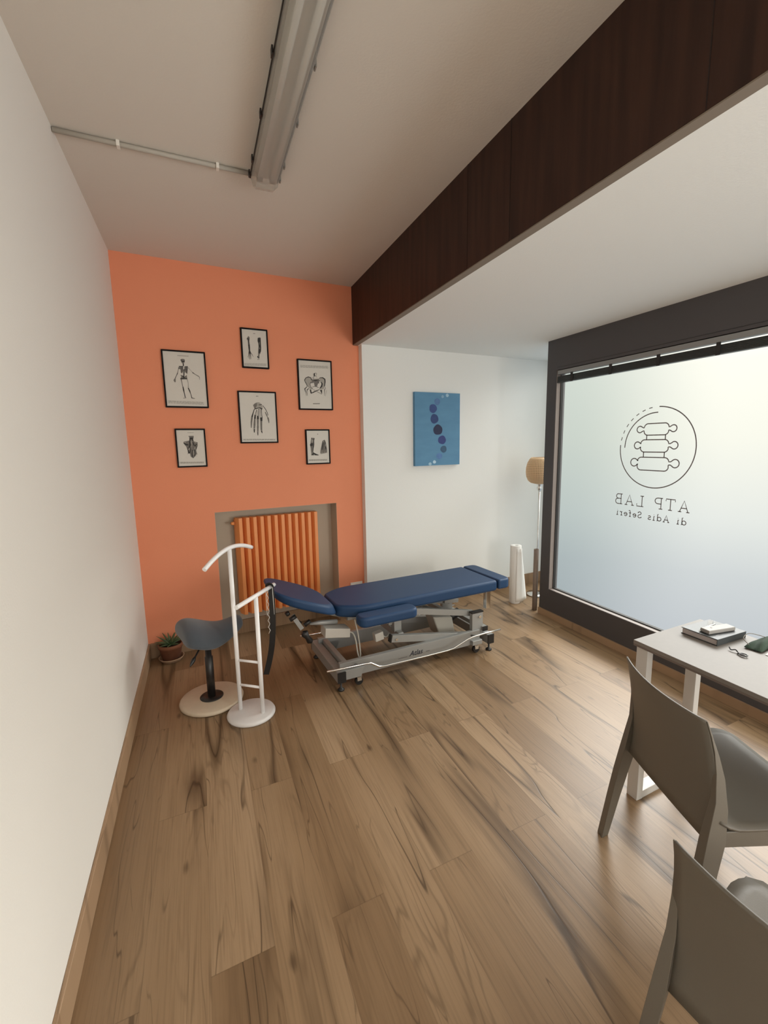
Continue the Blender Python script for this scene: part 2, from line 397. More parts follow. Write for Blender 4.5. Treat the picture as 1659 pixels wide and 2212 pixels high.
def obj(name, mb, m, parent=None, loc=None, rotz=0.0, bevel=0.0, seg=2, smooth=False, sub=0, solid=0.0, label=None):
    me = bpy.data.meshes.new(name); me.from_pydata(mb.v, [], mb.f); 
    for p, sm in zip(me.polygons, mb.sm): p.use_smooth = sm or smooth
    if mb.uv:
        ul = me.uv_layers.new(name='UVMap')
        for fi, uvs in mb.uv.items():
            for li, uv in zip(me.polygons[fi].loop_indices, uvs): ul.data[li].uv = uv
    me.update()
    for fi, k in mb.mi.items(): me.polygons[fi].material_index = k
    bm = bmesh.new(); bm.from_mesh(me)
    bmesh.ops.remove_doubles(bm, verts=bm.verts, dist=1e-6)
    bmesh.ops.recalc_face_normals(bm, faces=bm.faces); bm.to_mesh(me); bm.free()
    ms = m if isinstance(m, (list, tuple)) else [m]
    for x in ms: me.materials.append(x)
    o = bpy.data.objects.new(name, me); C.objects.link(o)
    if loc: o.location = loc
    if rotz: o.rotation_euler = (0, 0, rotz)
    if parent: o.parent = parent
    if solid:
        md = o.modifiers.new('solid', 'SOLIDIFY'); md.thickness = solid; md.offset = 0
    if bevel:
        md = o.modifiers.new('bevel', 'BEVEL'); md.width = bevel; md.segments = seg; md.limit_method = 'ANGLE'; md.angle_limit = math.radians(40)
        if seg > 1:
            for p in me.polygons: p.use_smooth = True
            wn = o.modifiers.new('wn', 'WEIGHTED_NORMAL'); wn.keep_sharp = False
    if sub:
        md = o.modifiers.new('sub', 'SUBSURF'); md.levels = sub; md.render_levels = sub
    if label: o['label'] = label
    return o

def thing(name, label, cat, loc=(0, 0, 0), rotz=0.0, group=None):
    o = bpy.data.objects.new(name, None); C.objects.link(o); o.location = loc; o.rotation_euler = (0, 0, rotz)
    o.empty_display_size = 0.05
    o['label'] = label; o['category'] = cat
    if group: o['group'] = group
    return o
def tag(o, label, cat, group=None):
    o['label'] = label; o['category'] = cat
    if group: o['group'] = group
    return o
def struct(o): o['kind'] = 'structure'; return o
def arc(cx, cy, r, a0, a1, n=24):
    return [(cx+r*math.cos(math.radians(a0+(a1-a0)*i/n)), cy+r*math.sin(math.radians(a0+(a1-a0)*i/n))) for i in range(n+1)]

# ------------------------------------------------------------------ room dimensions
D, SK = 3.7125, 0.084            # orange wall meets the left wall at y = D and runs back slightly
TH = math.atan(SK); WO = (0.0, D, 0.0)
ZC, ZB = 2.939, 2.462            # high ceiling, lowered ceiling
XB, XB2 = 1.775, 1.819
XW, YW = 3.348, 3.214            # dark shopfront wall and its far end
DW = 0.066
YB = -3.0                        # rear of the room
XR = 4.5                         # outer wall of the side recess
def wx(x): return x/math.cos(TH)  # world x to distance along the orange wall
HB = 0.118

# floor / ceilings
PLAN = [(-0.05, YB), (XW+0.10, YB), (XW+0.10, 3.150), (4.15, 3.890), (4.15, 4.2), (-0.05, 4.2)]
struct(obj('floor', MB().prism(PLAN, lambda a, b, t_: (a, b, t_), -0.06, 0.0), FLOORM))
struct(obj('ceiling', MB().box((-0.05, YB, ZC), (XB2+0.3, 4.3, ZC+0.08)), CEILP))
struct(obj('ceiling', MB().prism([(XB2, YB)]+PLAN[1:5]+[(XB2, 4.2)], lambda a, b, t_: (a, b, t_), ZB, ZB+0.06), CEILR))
struct(obj('wall_left', MB().box((-0.12, YB, 0), (0, 4.2, ZC)), WHITEP))
struct(obj('wall_rear', MB().box((-0.1, YB-0.12, 0), (XR, YB, ZC)), WHITEP))
# beam board between the two ceiling levels
bm_ = MB().box((XB, YB, ZB+0.004), (XB2, 4.0, ZC)); struct(obj('trim_1', bm_, BEAM))
struct(obj('trim_2', MB().box((XB+0.002, YB, ZB-0.001), (XB2+0.001, 3.88, ZB+0.004)), UNDER))
for i, y in enumerate((2.05, 1.72, 0.9)):
    struct(obj('trim_%d' % (3+i), MB().box((XB-0.0012, y, ZB+0.004), (XB, y+0.003, ZC)), mat('seam', (0.010, 0.004, 0.003), 0.7)))
# orange wall with the radiator niche
n1, n2, zn, nd = wx(0.549), wx(1.575), 1.095, 0.15
w = MB()
T = 0.30; xe = wx(XB2+0.10)
w.box((0-0.1, 0, 0), (n1, T, ZC)); w.box((n2, 0, 0), (xe, T, ZC)); w.box((n1, 0, zn), (n2, T, ZC))
struct(obj('wall_back', w, ORANGE, loc=WO, rotz=TH))
e_ = 0.0015
for a, b in (((n1, nd, 0), (n2, T, zn)), ((n1, 0.0008, 0), (n1+e_, nd, zn)), ((n2-e_, 0.0008, 0), (n2, nd, zn)), ((n1, 0.0008, zn-e_), (n2, nd, zn))):
    struct(obj('wall_niche', MB().box(a, b), NICHE, loc=WO, rotz=TH))
# white part of the back wall, a little proud of the orange one
struct(obj('wall_back', MB().box((wx(XB2+0.010), -DW, 0), (wx(4.12), 0.10, ZB)), WHITEC, loc=WO, rotz=TH))
# skirting
struct(obj('baseboard_left', MB().box((0, YB, 0), (0.013, D, HB)), BASEM, bevel=0.002, seg=1))
bb = MB().box((0.013, -0.013, 0), (n1, 0, HB)).box((n1+e_, nd-0.013, 0), (n2-e_, nd, HB)).box((n2, -0.013, 0), (wx(XB2+0.008), 0, HB))
b_ = struct(obj('baseboard_back', bb, BASEM, loc=WO, rotz=TH))
struct(obj('baseboard_back', MB().box((wx(XB2+0.010), -DW-0.013, 0), (wx(4.09), -DW, HB)), BASEM, loc=WO, rotz=TH))

# dark shopfront wall with the big window
zw0, zw1, yw0, yw1 = 0.261, 2.205, -0.4, 3.103
w = MB(); x1 = XW+0.10
w.box((XW, yw1, 0.055), (x1, YW, ZB)); w.box((XW, yw0, zw1), (x1, yw1, ZB)); w.box((XW, yw0, 0.055), (x1, yw1, zw0))
w.box((XW, -0.7, 0.055), (x1, yw0, ZB)); w.box((XW, -2.3, 2.12), (x1, -0.7, ZB)); w.box((XW, YB, 0.055), (x1, -2.3, ZB))
struct(obj('wall_right', w, DARKF))
struct(obj('wall_right', MB().box((XW+0.02, -0.7, 0), (x1, YW-0.01, 0.055)).box((XW+0.02, YB, 0), (x1, -2.3, 0.055)), DARKF))
struct(obj('baseboard_right', MB().box((XW-0.014, -0.7, 0), (XW+0.02, YW, 0.058)), BASEM))
struct(obj('trim_6', MB().box((XW-0.001, yw0, 2.226), (XW, yw1-0.01, 2.2285)), GASK))
d1 = bpy.data.objects.new('added_door_1', None); C.objects.link(d1); d1.location = (XW+0.05, -1.5, 0); struct(d1)  # unseen glass door, made up to go around the side fill lamp
q = MB()
for a, b in (((-0.03, -0.80, 0), (0.03, -0.70, 2.12)), ((-0.03, 0.70, 0), (0.03, 0.80, 2.12)), ((-0.03, -0.70, 2.02), (0.03, 0.70, 2.12)), ((-0.03, -0.70, 0), (0.03, 0.70, 0.15))): q.box(a, b)
obj('added_door_frame', q, DARKF, d1)
obj('added_door_pane', MB().box((-0.004, -0.70, 0.15), (0.004, 0.70, 2.02)), FROST, d1)
# recess behind the end of the shopfront wall
struct(obj('wall_recess', MB().box((4.10, 3.84, 0), (4.15, 4.2, ZB)), WHITEC))
dg0, dg1 = Vector((XW+0.10, 3.160)), Vector((4.10, 3.847)); dgn = Vector((-(dg1-dg0).y, (dg1-dg0).x)).normalized()*0.006
dgl = lambda u_, k: (dg0+(dg1-dg0)*u_+dgn*k)
def slab(u0, u1, z0, z1):
    p = [dgl(u0, -1), dgl(u1, -1), dgl(u1, 1), dgl(u0, 1)]
    return MB().hexa([(v.x, v.y, z0) for v in p]+[(v.x, v.y, z1) for v in p])
struct(obj('window_2', slab(0.0, 1.0, 0.0, ZB), FROST2))

win = bpy.data.objects.new('window_1', None); C.objects.link(win); win.location = (XW, 1.35, zw0); struct(win)
def wp(name, mb, m, **k):
    mb.v = [(x-XW, y-1.35, z-zw0) for x, y, z in mb.v]
    return obj(name, mb, m, win, **k)
GX = XW+0.070
wp('window_pane', MB().box((GX, yw0, zw0-0.005), (GX+0.006, yw1, zw1+0.005)), FROST)
w = MB()
w.box((XW+0.004, yw1-0.004, zw0), (XW+0.045, yw1, zw1)); w.box((XW+0.004, yw0, zw0), (XW+0.045, yw1-0.004, zw0+0.004))
wp('stop_strip', w, ALU)
w = MB()
w.box((XW+0.045, yw1-0.012, zw0), (GX, yw1, zw1)); w.box((XW+0.045, yw0, zw0), (GX, yw1-0.012, zw0+0.012))
w.box((XW+0.045, yw0, zw1-0.012), (GX, yw1-0.012, zw1))
wp('gasket', w, GASK)

# lettering and round spine emblem on the glass (read from the street)
GP = GX-0.0012
def gfn(a, b): return (GP, a, b)
lg = MB(); sw = 0.0074; cy, cz, R_ = 2.202, 1.549, 0.281
lg.strip(arc(cy, cz, R_, 92, 364, 90), sw, gfn)
for k in range(7):
    a = 11 + k*10.9; lg.strip(arc(cy, cz, R_, a, a+5.2, 3), sw*0.8, gfn)
lg.strip(arc(cy, cz, 0.243, 0, 91, 30), sw, gfn)
def vertebra(yl, yr, zt, zb, bl, br, r, zc):
    """closed outline: body with two round transverse processes; yl > yr"""
    rc = 0.030; nk = 0.011; P = []
    P += arc(yr+rc, zt-rc, rc, 90, 165, 6)
    def bulb(c, sgn):
        q = []
        a = math.degrees(math.asin(min(0.99, nk/r)))
        pts = arc(c, zc, r, 0+a+18, 360-a-18, 18)        # opening towards +y (right process)
        return pts
    b1 = bulb(br, 1)
    P += [(yr, zc+nk)] + [(br+r+0.004, zc+nk)] + b1 + [(br+r+0.004, zc-nk), (yr-0.002, zc-nk), (yr+0.002, zc-nk-0.002)]
    P += arc(yr+rc, zb+rc, rc, 195, 270, 6)
    P += arc(yl-rc, zb+rc, rc, 270, 345, 6)
    b2 = [(2*bl-y, z) for y, z in bulb(bl, -1)][::-1]
    P += [(yl, zc-nk), (bl-r-0.004, zc-nk)] + b2 + [(bl-r-0.004, zc+nk), (yl, zc+nk)]
    P += arc(yl-rc, zt-rc, rc, 15, 90, 6)
    lg.strip(P, sw, gfn, close=True)
vertebra(2.296, 2.112, 1.717, 1.637, 2.329, 2.080, 0.023, 1.679)
vertebra(2.316, 2.106, 1.605, 1.519, 2.341, 2.066, 0.025, 1.566)
vertebra(2.333, 2.096, 1.482, 1.390, 2.359, 2.051, 0.028, 1.444)
for (a, za, zb_) in ((2.272, 1.637, 1.607), (2.133, 1.637, 1.607), (2.288, 1.519, 1.484), (2.132, 1.519, 1.484)):
    lg.strip([(a, za), (a, zb_)], sw, gfn)
wp('round_emblem', lg, VINYL)
def bez(p0, p1, p2, n=8):
    return [((1-u)**2*p0[0]+2*u*(1-u)*p1[0]+u*u*p2[0], (1-u)**2*p0[1]+2*u*(1-u)*p1[1]+u*u*p2[1]) for u in [i/n for i in range(n+1)]]
def half(x, y0, y1, w): # right-bulging half ellipse
    cyy = (y0+y1)/2; h = (y1-y0)/2
    return [(x+w*math.cos(math.radians(a)), cyy+h*math.sin(math.radians(a))) for a in range(90, -91, -15)]
GL = {
 'A': (0.98, [[(0.14, 0), (0.50, 1), (0.86, 0)], [(0.25, 0.33), (0.75, 0.33)], [(0, 0), (0.28, 0)], [(0.70, 0), (1.0, 0)]]),
 'T': (0.84, [[(0.42, 0), (0.42, 1)], [(0, 0.80), (0, 1), (0.84, 1), (0.84, 0.80)], [(0.25, 0), (0.60, 0)]]),
 'P': (0.74, [[(0.15, 0), (0.15, 1)], [(0, 1), (0.46, 1)] + half(0.46, 0.46, 1, 0.28) + [(0.15, 0.46)], [(0, 0), (0.34, 0)]]),
 'L': (0.70, [[(0.17, 0), (0.17, 1)], [(0, 1), (0.36, 1)], [(0, 0), (0.70, 0), (0.70, 0.24)]]),
 'B': (0.76, [[(0.15, 0), (0.15, 1)], [(0, 1), (0.46, 1)] + half(0.46, 0.54, 1, 0.22) + [(0.15, 0.54)], [(0.46, 0.54)] + half(0.48, 0, 0.54, 0.28) + [(0, 0)]]),
 'd': (0.70, [arc(0.30, 0.30, 0.29, 40, 400, 20), [(0.42, 1.0), (0.58, 1.0), (0.58, 0.0), (0.72, 0)]]),
 'i': (0.32, [[(0.02, 0.60), (0.17, 0.60), (0.17, 0)], [(0, 0), (0.34, 0)], [(0.15, 0.86), (0.20, 0.86)]]),
 's': (0.50, [bez((0.46, 0.50), (0.25, 0.72), (0.08, 0.48)) + bez((0.08, 0.48), (0.10, 0.33), (0.30, 0.31)) + bez((0.30, 0.31), (0.52, 0.22), (0.44, 0.07)) + bez((0.44, 0.07), (0.20, -0.09), (0.02, 0.10))]),
 'S': (0.62, [[(0.58, 0.76), (0.58, 0.95)], bez((0.58, 0.84), (0.28, 1.14), (0.08, 0.82)) + bez((0.08, 0.82), (0.04, 0.58), (0.32, 0.52)) + bez((0.32, 0.52), (0.64, 0.42), (0.58, 0.18)) + bez((0.58, 0.18), (0.40, -0.12), (0.04, 0.14)), [(0.04, 0.04), (0.04, 0.22)]]),
 'e': (0.58, [[(0.03, 0.31), (0.56, 0.31)] + arc(0.29, 0.29, 0.275, 5, 320, 18)]),
 'f': (0.42, [bez((0.46, 0.92), (0.22, 1.08), (0.19, 0.76)) + [(0.19, 0)], [(0.02, 0.58), (0.40, 0.58)], [(0.04, 0), (0.36, 0)]]),
 'r': (0.48, [[(0.02, 0.58), (0.16, 0.58), (0.16, 0)], [(0.0, 0), (0.34, 0)], bez((0.16, 0.40), (0.26, 0.66), (0.48, 0.55))]),
 ' ': (0.52, []),
}
def letters(mb, txt, y0, y1, z0, h, sw, gap=0.30):
    tot = sum(GL[c][0] for c in txt) + gap*(len(txt)-1)
    k = (y1-y0)/tot; x = 0
    for ch in txt:
        wd_, st = GL[ch]
        for pl in st: mb.strip([(y0+(x+a)*k, z0+b*h) for a, b in pl], sw, gfn)
        x += wd_+gap
tx = MB(); letters(tx, 'ATP LAB', 1.928, 2.497, 1.126, 0.075, 0.0062)
letters(tx, 'di Adis Seferi', 1.945, 2.482, 1.040, 0.046, 0.0058)
wp('lettering', tx, VINYL)

# raised venetian blind at the top of the window
bl = thing('venetian_blind', 'dark venetian blind pulled fully up under the frame of the frosted shop window', 'blind', (XW+0.02, 1.4, 2.10))
def bp_(name, mb, m, **k):
    mb.v = [(x-XW-0.02, y-1.4, z-2.10) for x, y, z in mb.v]; return obj(name, mb, m, bl, **k)
bp_('headrail', MB().box((XW+0.002, yw0+0.02, 2.1665), (XW+0.046, 3.092, 2.200)), BLIND, bevel=0.002)
sl = MB()
for i in range(9):
    z = 2.110+i*0.0048; o_ = 0.002*(i % 2)
    sl.box((XW+0.006+o_, yw0+0.03, z), (XW+0.040+o_, 3.094, z+0.0036))
sl = bp_('slat_stack', sl, BLINDS)
bp_('bottom_rail', MB().box((XW+0.004, yw0+0.03, 2.098), (XW+0.042, 3.096, 2.109)), BLINDS, bevel=0.002)
for y in (2.935, 2.556, 2.177, 1.80, 1.42, 1.04, 0.66):
    bp_('ladder_tape', MB().box((XW+0.001, y-0.012, 2.094), (XW+0.006, y+0.012, 2.168)), GASK)

# ------------------------------------------------------------------ radiator in the niche
rad = thing('radiator', 'orange column radiator standing in the niche of the orange wall', 'radiator', (WO[0]+math.cos(TH)*wx(1.05), D+SK*1.05, 0), TH)
rx0, rx1 = wx(0.703)-wx(1.05), wx(1.402)-wx(1.05); pit = (rx1-rx0)/12
for i in range(12):
    a = rx0+pit*i; q = MB()
    prof = [(0.002, 0.090), (0.004, 0.062), (pit*0.46, 0.012), (pit*0.90, 0.010), (pit-0.003, 0.022), (pit-0.002, 0.090)]
    q.prism(prof, lambda u_, v_, t_: (a+u_, v_, t_), 0.205, 1.030)
    q.box((a+0.001, 0.075, 0.215), (a+pit-0.001, 0.120, 1.015))
    obj('radiator_section', q, RADOR, rad, bevel=0.0015, seg=1)
q = MB(); q.tube([(rx0-0.002, 0.06, 0.985), (rx0-0.022, 0.06, 0.985), (rx0-0.030, 0.058, 0.985)], [0.014, 0.014, 0.008], 12)
obj('bleed_valve', q, RADOR, rad)
for xx in (rx0+0.06, rx1-0.06):
    for zz_ in (0.30, 0.93): obj('wall_bracket', MB().box((xx-0.010, 0.110, zz_), (xx+0.010, nd-0.0005, zz_+0.02)), RADOR, rad)

# white socket plate on the orange wall
tag(obj('power_socket', MB().box((wx(1.684), -0.012, 0.262), (wx(1.804), 0, 0.336)), PLASTW, loc=WO, rotz=TH, bevel=0.004, seg=3),
    'white rectangular wall socket low on the orange wall beside the white wall', 'socket')

# ------------------------------------------------------------------ framed anatomy prints
PICS = {}
def picture(label, xa, xb, za, zb, quad, ink):
    """quad: corners tl,tr,br,bl of the paper in drawing units; ink: list of (material, kind, points, width)"""
    wd_, ht = wx(xb)-wx(xa), zb-za; xc = (wx(xa)+wx(xb))/2
    ox = math.cos(TH)*xc; oy = D+math.sin(TH)*xc
    th_ = thing('picture_frame', label, 'picture', (ox, oy, za), TH, 'black framed anatomy prints on the orange wall')
    fw, dp = 0.0105, 0.020; h = wd_/2
    q = MB()
    for (a, b) in (((-h, -dp, 0), (-h+fw, 0, ht)), ((h-fw, -dp, 0), (h, 0, ht)), ((-h+fw, -dp, 0), (h-fw, 0, fw)), ((-h+fw, -dp, ht-fw), (h-fw, 0, ht))): q.box(a, b)
    obj('frame', q, FRAMEB, th_, bevel=0.001, seg=1)
    sh = MB().box((-h+fw, -dp+0.006, fw), (h-fw, -0.002, ht-fw))
    (x0, y0), (x1_, y1_), (x2, y2), (x3, y3) = quad
    def fn(X, Y):
        u_, v_ = 0.5, 0.5
        for _ in range(12):
            fx = (1-v_)*((1-u_)*x0+u_*x1_)+v_*((1-u_)*x3+u_*x2)-X; fy = (1-v_)*((1-u_)*y0+u_*y1_)+v_*((1-u_)*y3+u_*y2)-Y
            ax = (1-v_)*(x1_-x0)+v_*(x2-x3); ay = (1-v_)*(y1_-y0)+v_*(y2-y3)
            bx = (1-u_)*(x3-x0)+u_*(x2-x1_); by = (1-u_)*(y3-y0)+u_*(y2-y1_)
            dt = ax*by-bx*ay; u_ -= (fx*by-bx*fy)/dt; v_ -= (ax*fy-fx*ay)/dt
        return (-h+fw+u_*(wd_-2*fw), ht-fw-v_*(ht-2*fw))
    for ii, (mi, kind, pts, wv) in enumerate(ink):
        y_ = -dp+0.0056-0.000015*ii
        mb = sh; sh.cur = mi+1
        if kind == 'l': mb.strip(pts, wv, lambda a, b: (lambda q: (q[0], y_-0.0002, q[1]))(fn(a, b)))
        else:
            vs = [(lambda q: (q[0], y_, q[1]))(fn(a, b)) for a, b in pts]; mb.add(vs, [tuple(range(len(vs)))])
    obj('print_sheet', sh, (PAPER, INK, INKM, INKL), th_)
    return th_
def txtlines(x0, x1, y0, y1, n, m=2, wv=None, sl=0.0):
    out = []
    for i in range(n):
        y = y0+(y1-y0)*(i/(max(1, n-1))); x = x0
        while x < x1-5:
            L_ = random.uniform(0.05, 0.13)*(x1-x0); xe_ = min(x1, x+L_)
            out.append((m, 'l', [(x, y+sl*(x-x0)), (xe_, y+sl*(xe_-x0))], wv or (y1-y0+30)/n*0.30)); x = xe_+0.015*(x1-x0)
    return out
D0, D1, D2 = 0, 1, 2
# full skeleton
sk = [(1, 'p', [(655, 400), (690, 380), (770, 385), (790, 430), (780, 480), (750, 530), (710, 520), (680, 470)], 0),
      (0, 'p', [(655, 405), (672, 395), (700, 470), (720, 520), (690, 480), (665, 440)], 0), (0, 'l', [(700, 455), (780, 460)], 38),
      (0, 'l', [(740, 520), (745, 600)], 34), (1, 'p', [(610, 600), (740, 600), (745, 720), (715, 825), (670, 800), (660, 700), (600, 690)], 0),
      (1, 'p', [(775, 610), (880, 600), (880, 680), (865, 830), (815, 800), (775, 700)], 0), (0, 'l', [(610, 610), (740, 620)], 22), (0, 'l', [(790, 620), (875, 625)], 26),
      (0, 'l', [(765, 700), (768, 900)], 34), (0, 'l', [(855, 650), (860, 830)], 18)]
for i in range(5): sk += [(0, 'l', [(660+4*i, 650+32*i), (740, 660+30*i)], 9), (0, 'l', [(780, 665+30*i), (865, 655+32*i)], 9)]
sk += [(1, 'p', [(660, 870), (740, 890), (760, 940), (850, 870), (860, 920), (870, 990), (800, 1000), (700, 1010), (655, 985), (690, 930)], 0), (0, 'l', [(665, 985), (870, 985)], 36), (0, 'l', [(740, 900), (780, 960)], 50),
       (1, 'l', [(605, 640), (590, 740), (570, 830)], [26, 14, 26]), (0, 'l', [(575, 820), (540, 900), (505, 980)], [26, 16, 20]), (1, 'p', [(490, 980), (520, 985), (525, 1080), (505, 1110), (480, 1080), (455, 1040)], 0),
       (2, 'l', [(885, 640), (960, 720), (1030, 790)], [20, 12, 20]), (0, 'l', [(1025, 790), (1100, 840), (1190, 890)], [26, 14, 16]), (1, 'l', [(1190, 885), (1245, 930), (1250, 1010)], [26, 18, 8]),
       (1, 'l', [(685, 1000), (715, 1130), (745, 1250)], [30, 18, 24]), (0, 'l', [(745, 1240), (765, 1330), (790, 1430), (820, 1560)], [30, 36, 22, 26]), (1, 'l', [(850, 1570), (760, 1592)], [26, 12]),
       (2, 'l', [(865, 1000), (905, 1120), (910, 1260)], [30, 18, 26]), (0, 'l', [(905, 1265), (950, 1360), (985, 1450), (1020, 1570)], [28, 34, 18, 24]), (0, 'l', [(1005, 1570), (1120, 1598)], [30, 10])]
sk += txtlines(560, 900, 285, 300, 1, 2, 24, 0.03) + txtlines(320, 1400, 1680, 1740, 3, 2, 16, 0.03)
picture('large black framed print of a full skeleton, top left on the orange wall', 0.267, 0.564, 1.904, 2.313, [(110, 150), (1360, 210), (1510, 1840), (290, 1835)], sk)
# two forearms
ar = [(1, 'p', [(520, 510), (570, 560), (580, 640), (560, 720), (490, 720), (440, 640), (480, 560)], 0), (0, 'l', [(450, 630), (520, 640), (540, 700)], [30, 50, 40]), (0, 'l', [(525, 700), (545, 900), (560, 1060), (575, 1200)], [70, 80, 76, 60]),
      (2, 'l', [(560, 720), (545, 900)], 12), (0, 'p', [(540, 1180), (610, 1190), (650, 1290), (640, 1340), (520, 1340)], 0)]
for k, (xb_, yb_) in enumerate([(500, 1480), (545, 1540), (590, 1580), (640, 1570)]): ar.append((1, 'l', [(545+28*k, 1310), (xb_, yb_)], [30, 18]))
ar += [(1, 'l', [(640, 1280), (700, 1360), (745, 1460)], [22, 26, 14]),
       (0, 'p', [(955, 600), (1030, 575), (1095, 590), (1100, 700), (1110, 900), (1118, 1060), (1110, 1210), (1060, 1340), (980, 1340), (985, 1200), (1000, 1000), (990, 850), (950, 740)], 0),
       (2, 'l', [(1040, 780), (1045, 900)], 12), (2, 'l', [(1045, 1040), (1050, 1100)], 20), (1, 'l', [(1010, 1300), (1010, 1480)], [70, 60]), (0, 'p', [(925, 1450), (970, 1410), (1000, 1500), (1040, 1440), (1040, 1530), (970, 1530)], 0), (2, 'l', [(940, 1590), (1050, 1570)], 40)]
ar += txtlines(740, 840, 400, 400, 1, 1, 26) + txtlines(340, 1360, 1760, 1840, 3, 2, 22, 0.03)
picture('small black framed print of two forearms, topmost on the orange wall', 0.831, 1.039, 2.218, 2.517, [(200, 190), (1350, 290), (1445, 1970), (310, 1890)], ar)
# pelvis
pv = [(2, 'p', [(400, 930), (440, 850), (540, 800), (640, 830), (680, 920), (720, 1000), (620, 1060), (610, 1180), (740, 1290), (640, 1300), (520, 1200), (440, 1040)], 0),
      (2, 'p', [(970, 850), (1080, 820), (1190, 880), (1225, 960), (1200, 1180), (1120, 1300), (960, 1300), (1090, 1180), (1080, 1050), (1000, 980)], 0),
      (1, 'p', [(690, 900), (950, 880), (1000, 960), (930, 1040), (880, 1200), (800, 1200), (760, 1040), (660, 990)], 0),
      (0, 'l', [(415, 1000), (400, 930), (440, 850), (540, 805), (640, 840), (670, 930)], [20, 30, 26, 34, 30, 40]), (0, 'l', [(420, 1000), (480, 1110), (500, 1180)], [26, 22, 18]),
      (0, 'l', [(960, 870), (1010, 840), (1110, 840), (1190, 900), (1200, 1000), (1180, 1180)], [20, 26, 40, 50, 46, 30]),
      (0, 'l', [(780, 660), (775, 790)], 46), (0, 'l', [(720, 700), (775, 700)], 22), (0, 'l', [(725, 780), (780, 780)], 22), (0, 'l', [(700, 855), (770, 850)], 24), (1, 'l', [(790, 655), (865, 665), (860, 740), (790, 745), (880, 820)], 18),
      (0, 'l', [(740, 940), (820, 955), (910, 940)], [20, 40, 24]), (0, 'l', [(640, 1050), (680, 1030), (730, 1040)], 26), (0, 'l', [(920, 1060), (970, 1030)], 26),
      (1, 'l', [(640, 1000), (610, 1100), (640, 1200), (720, 1280)], [20, 26, 22, 16]), (0, 'l', [(1030, 1000), (1085, 1080), (1060, 1190), (990, 1260)], [26, 50, 60, 26]),
      (0, 'l', [(700, 1210), (790, 1180)], 16), (0, 'l', [(860, 1190), (950, 1240)], 16),
      (0, 'p', [(600, 1300), (650, 1310), (680, 1440), (640, 1470), (620, 1400)], 0), (0, 'l', [(650, 1460), (740, 1420), (860, 1360), (980, 1310)], [26, 40, 34, 20]), (1, 'l', [(740, 1310), (880, 1390), (1050, 1480)], 18),
      (0, 'p', [(1000, 1320), (1085, 1320), (1085, 1470), (1050, 1440)], 0), (1, 'l', [(1085, 1460), (1050, 1495)], 22),
      (0, 'l', [(500, 1190), (410, 1280), (430, 1370), (460, 1450), (475, 1560)], [22, 40, 26, 14, 8]), (0, 'l', [(570, 1270), (500, 1310), (490, 1400), (515, 1560)], [30, 30, 20, 8]),
      (1, 'l', [(1200, 1200), (1230, 1280), (1180, 1310), (1160, 1260)], 20), (0, 'l', [(1180, 1310), (1185, 1560)], [24, 8]), (2, 'l', [(1270, 1330), (1240, 1440), (1225, 1580)], [16, 14, 8])]
pv += txtlines(230, 1320, 350, 420, 3, 2, 20, 0.04) + txtlines(730, 1000, 1875, 1875, 1, 1, 30)
picture('large black framed print of a pelvis, right of the group on the orange wall', 1.269, 1.568, 1.905, 2.314, [(150, 150), (1405, 230), (1485, 2090), (250, 2060)], pv)
# hand bones
hd = [(2, 'p', [(640, 600), (720, 530), (800, 500), (880, 510), (980, 600), (1000, 720), (960, 790), (850, 760), (700, 760), (670, 690)], 0),
      (1, 'p', [(640, 610), (700, 550), (780, 520), (790, 600), (740, 720), (690, 730)], 0), (0, 'l', [(850, 600), (920, 600), (960, 580)], 26), (0, 'l', [(700, 750), (790, 730), (860, 690), (980, 760)], [40, 26, 20, 50]),
      (0, 'l', [(690, 750), (640, 900), (600, 1050)], [26, 34, 60]), (1, 'l', [(600, 1050), (575, 1250), (570, 1460)], [64, 58, 26]),
      (1, 'l', [(770, 780), (715, 980)], 26), (0, 'l', [(715, 970), (705, 1120)], [50, 66]), (1, 'l', [(700, 1120), (690, 1330)], [60, 72]), (1, 'l', [(690, 1330), (680, 1500)], [74, 54]), (0, 'l', [(682, 1510), (682, 1640)], [56, 30]),
      (0, 'l', [(855, 740), (835, 1040)], 22), (1, 'l', [(790, 800), (780, 1020)], 18), (0, 'l', [(815, 1010), (815, 1130)], [60, 80]), (1, 'l', [(812, 1130), (812, 1400)], [76, 56]), (1, 'l', [(812, 1400), (808, 1640)], [72, 44]), (0, 'l', [(808, 1640), (812, 1750)], [40, 24]),
      (0, 'l', [(945, 770), (955, 960), (975, 1080)], [26, 22, 26]), (1, 'l', [(900, 790), (900, 1060)], 20), (0, 'l', [(940, 1070), (945, 1210)], [90, 76]), (1, 'l', [(940, 1210), (940, 1400), (945, 1560)], [72, 66, 60]), (0, 'l', [(945, 1570), (975, 1670)], [52, 22]),
      (0, 'l', [(1000, 630), (1100, 760), (1170, 900), (1195, 1000)], [20, 22, 20, 20]), (1, 'l', [(1090, 870), (1140, 980), (1180, 1080)], [30, 40, 26]), (1, 'l', [(1190, 1080), (1215, 1180), (1230, 1290)], [60, 50, 18])]
hd += txtlines(750, 840, 275, 275, 1, 1, 26) + txtlines(280, 1460, 1885, 1915, 2, 2, 20, 0.02)
picture('large black framed print of hand bones, centre of the group on the orange wall', 0.781, 1.081, 1.634, 2.041, [(125, 115), (1455, 180), (1535, 2000), (235, 1990)], hd)
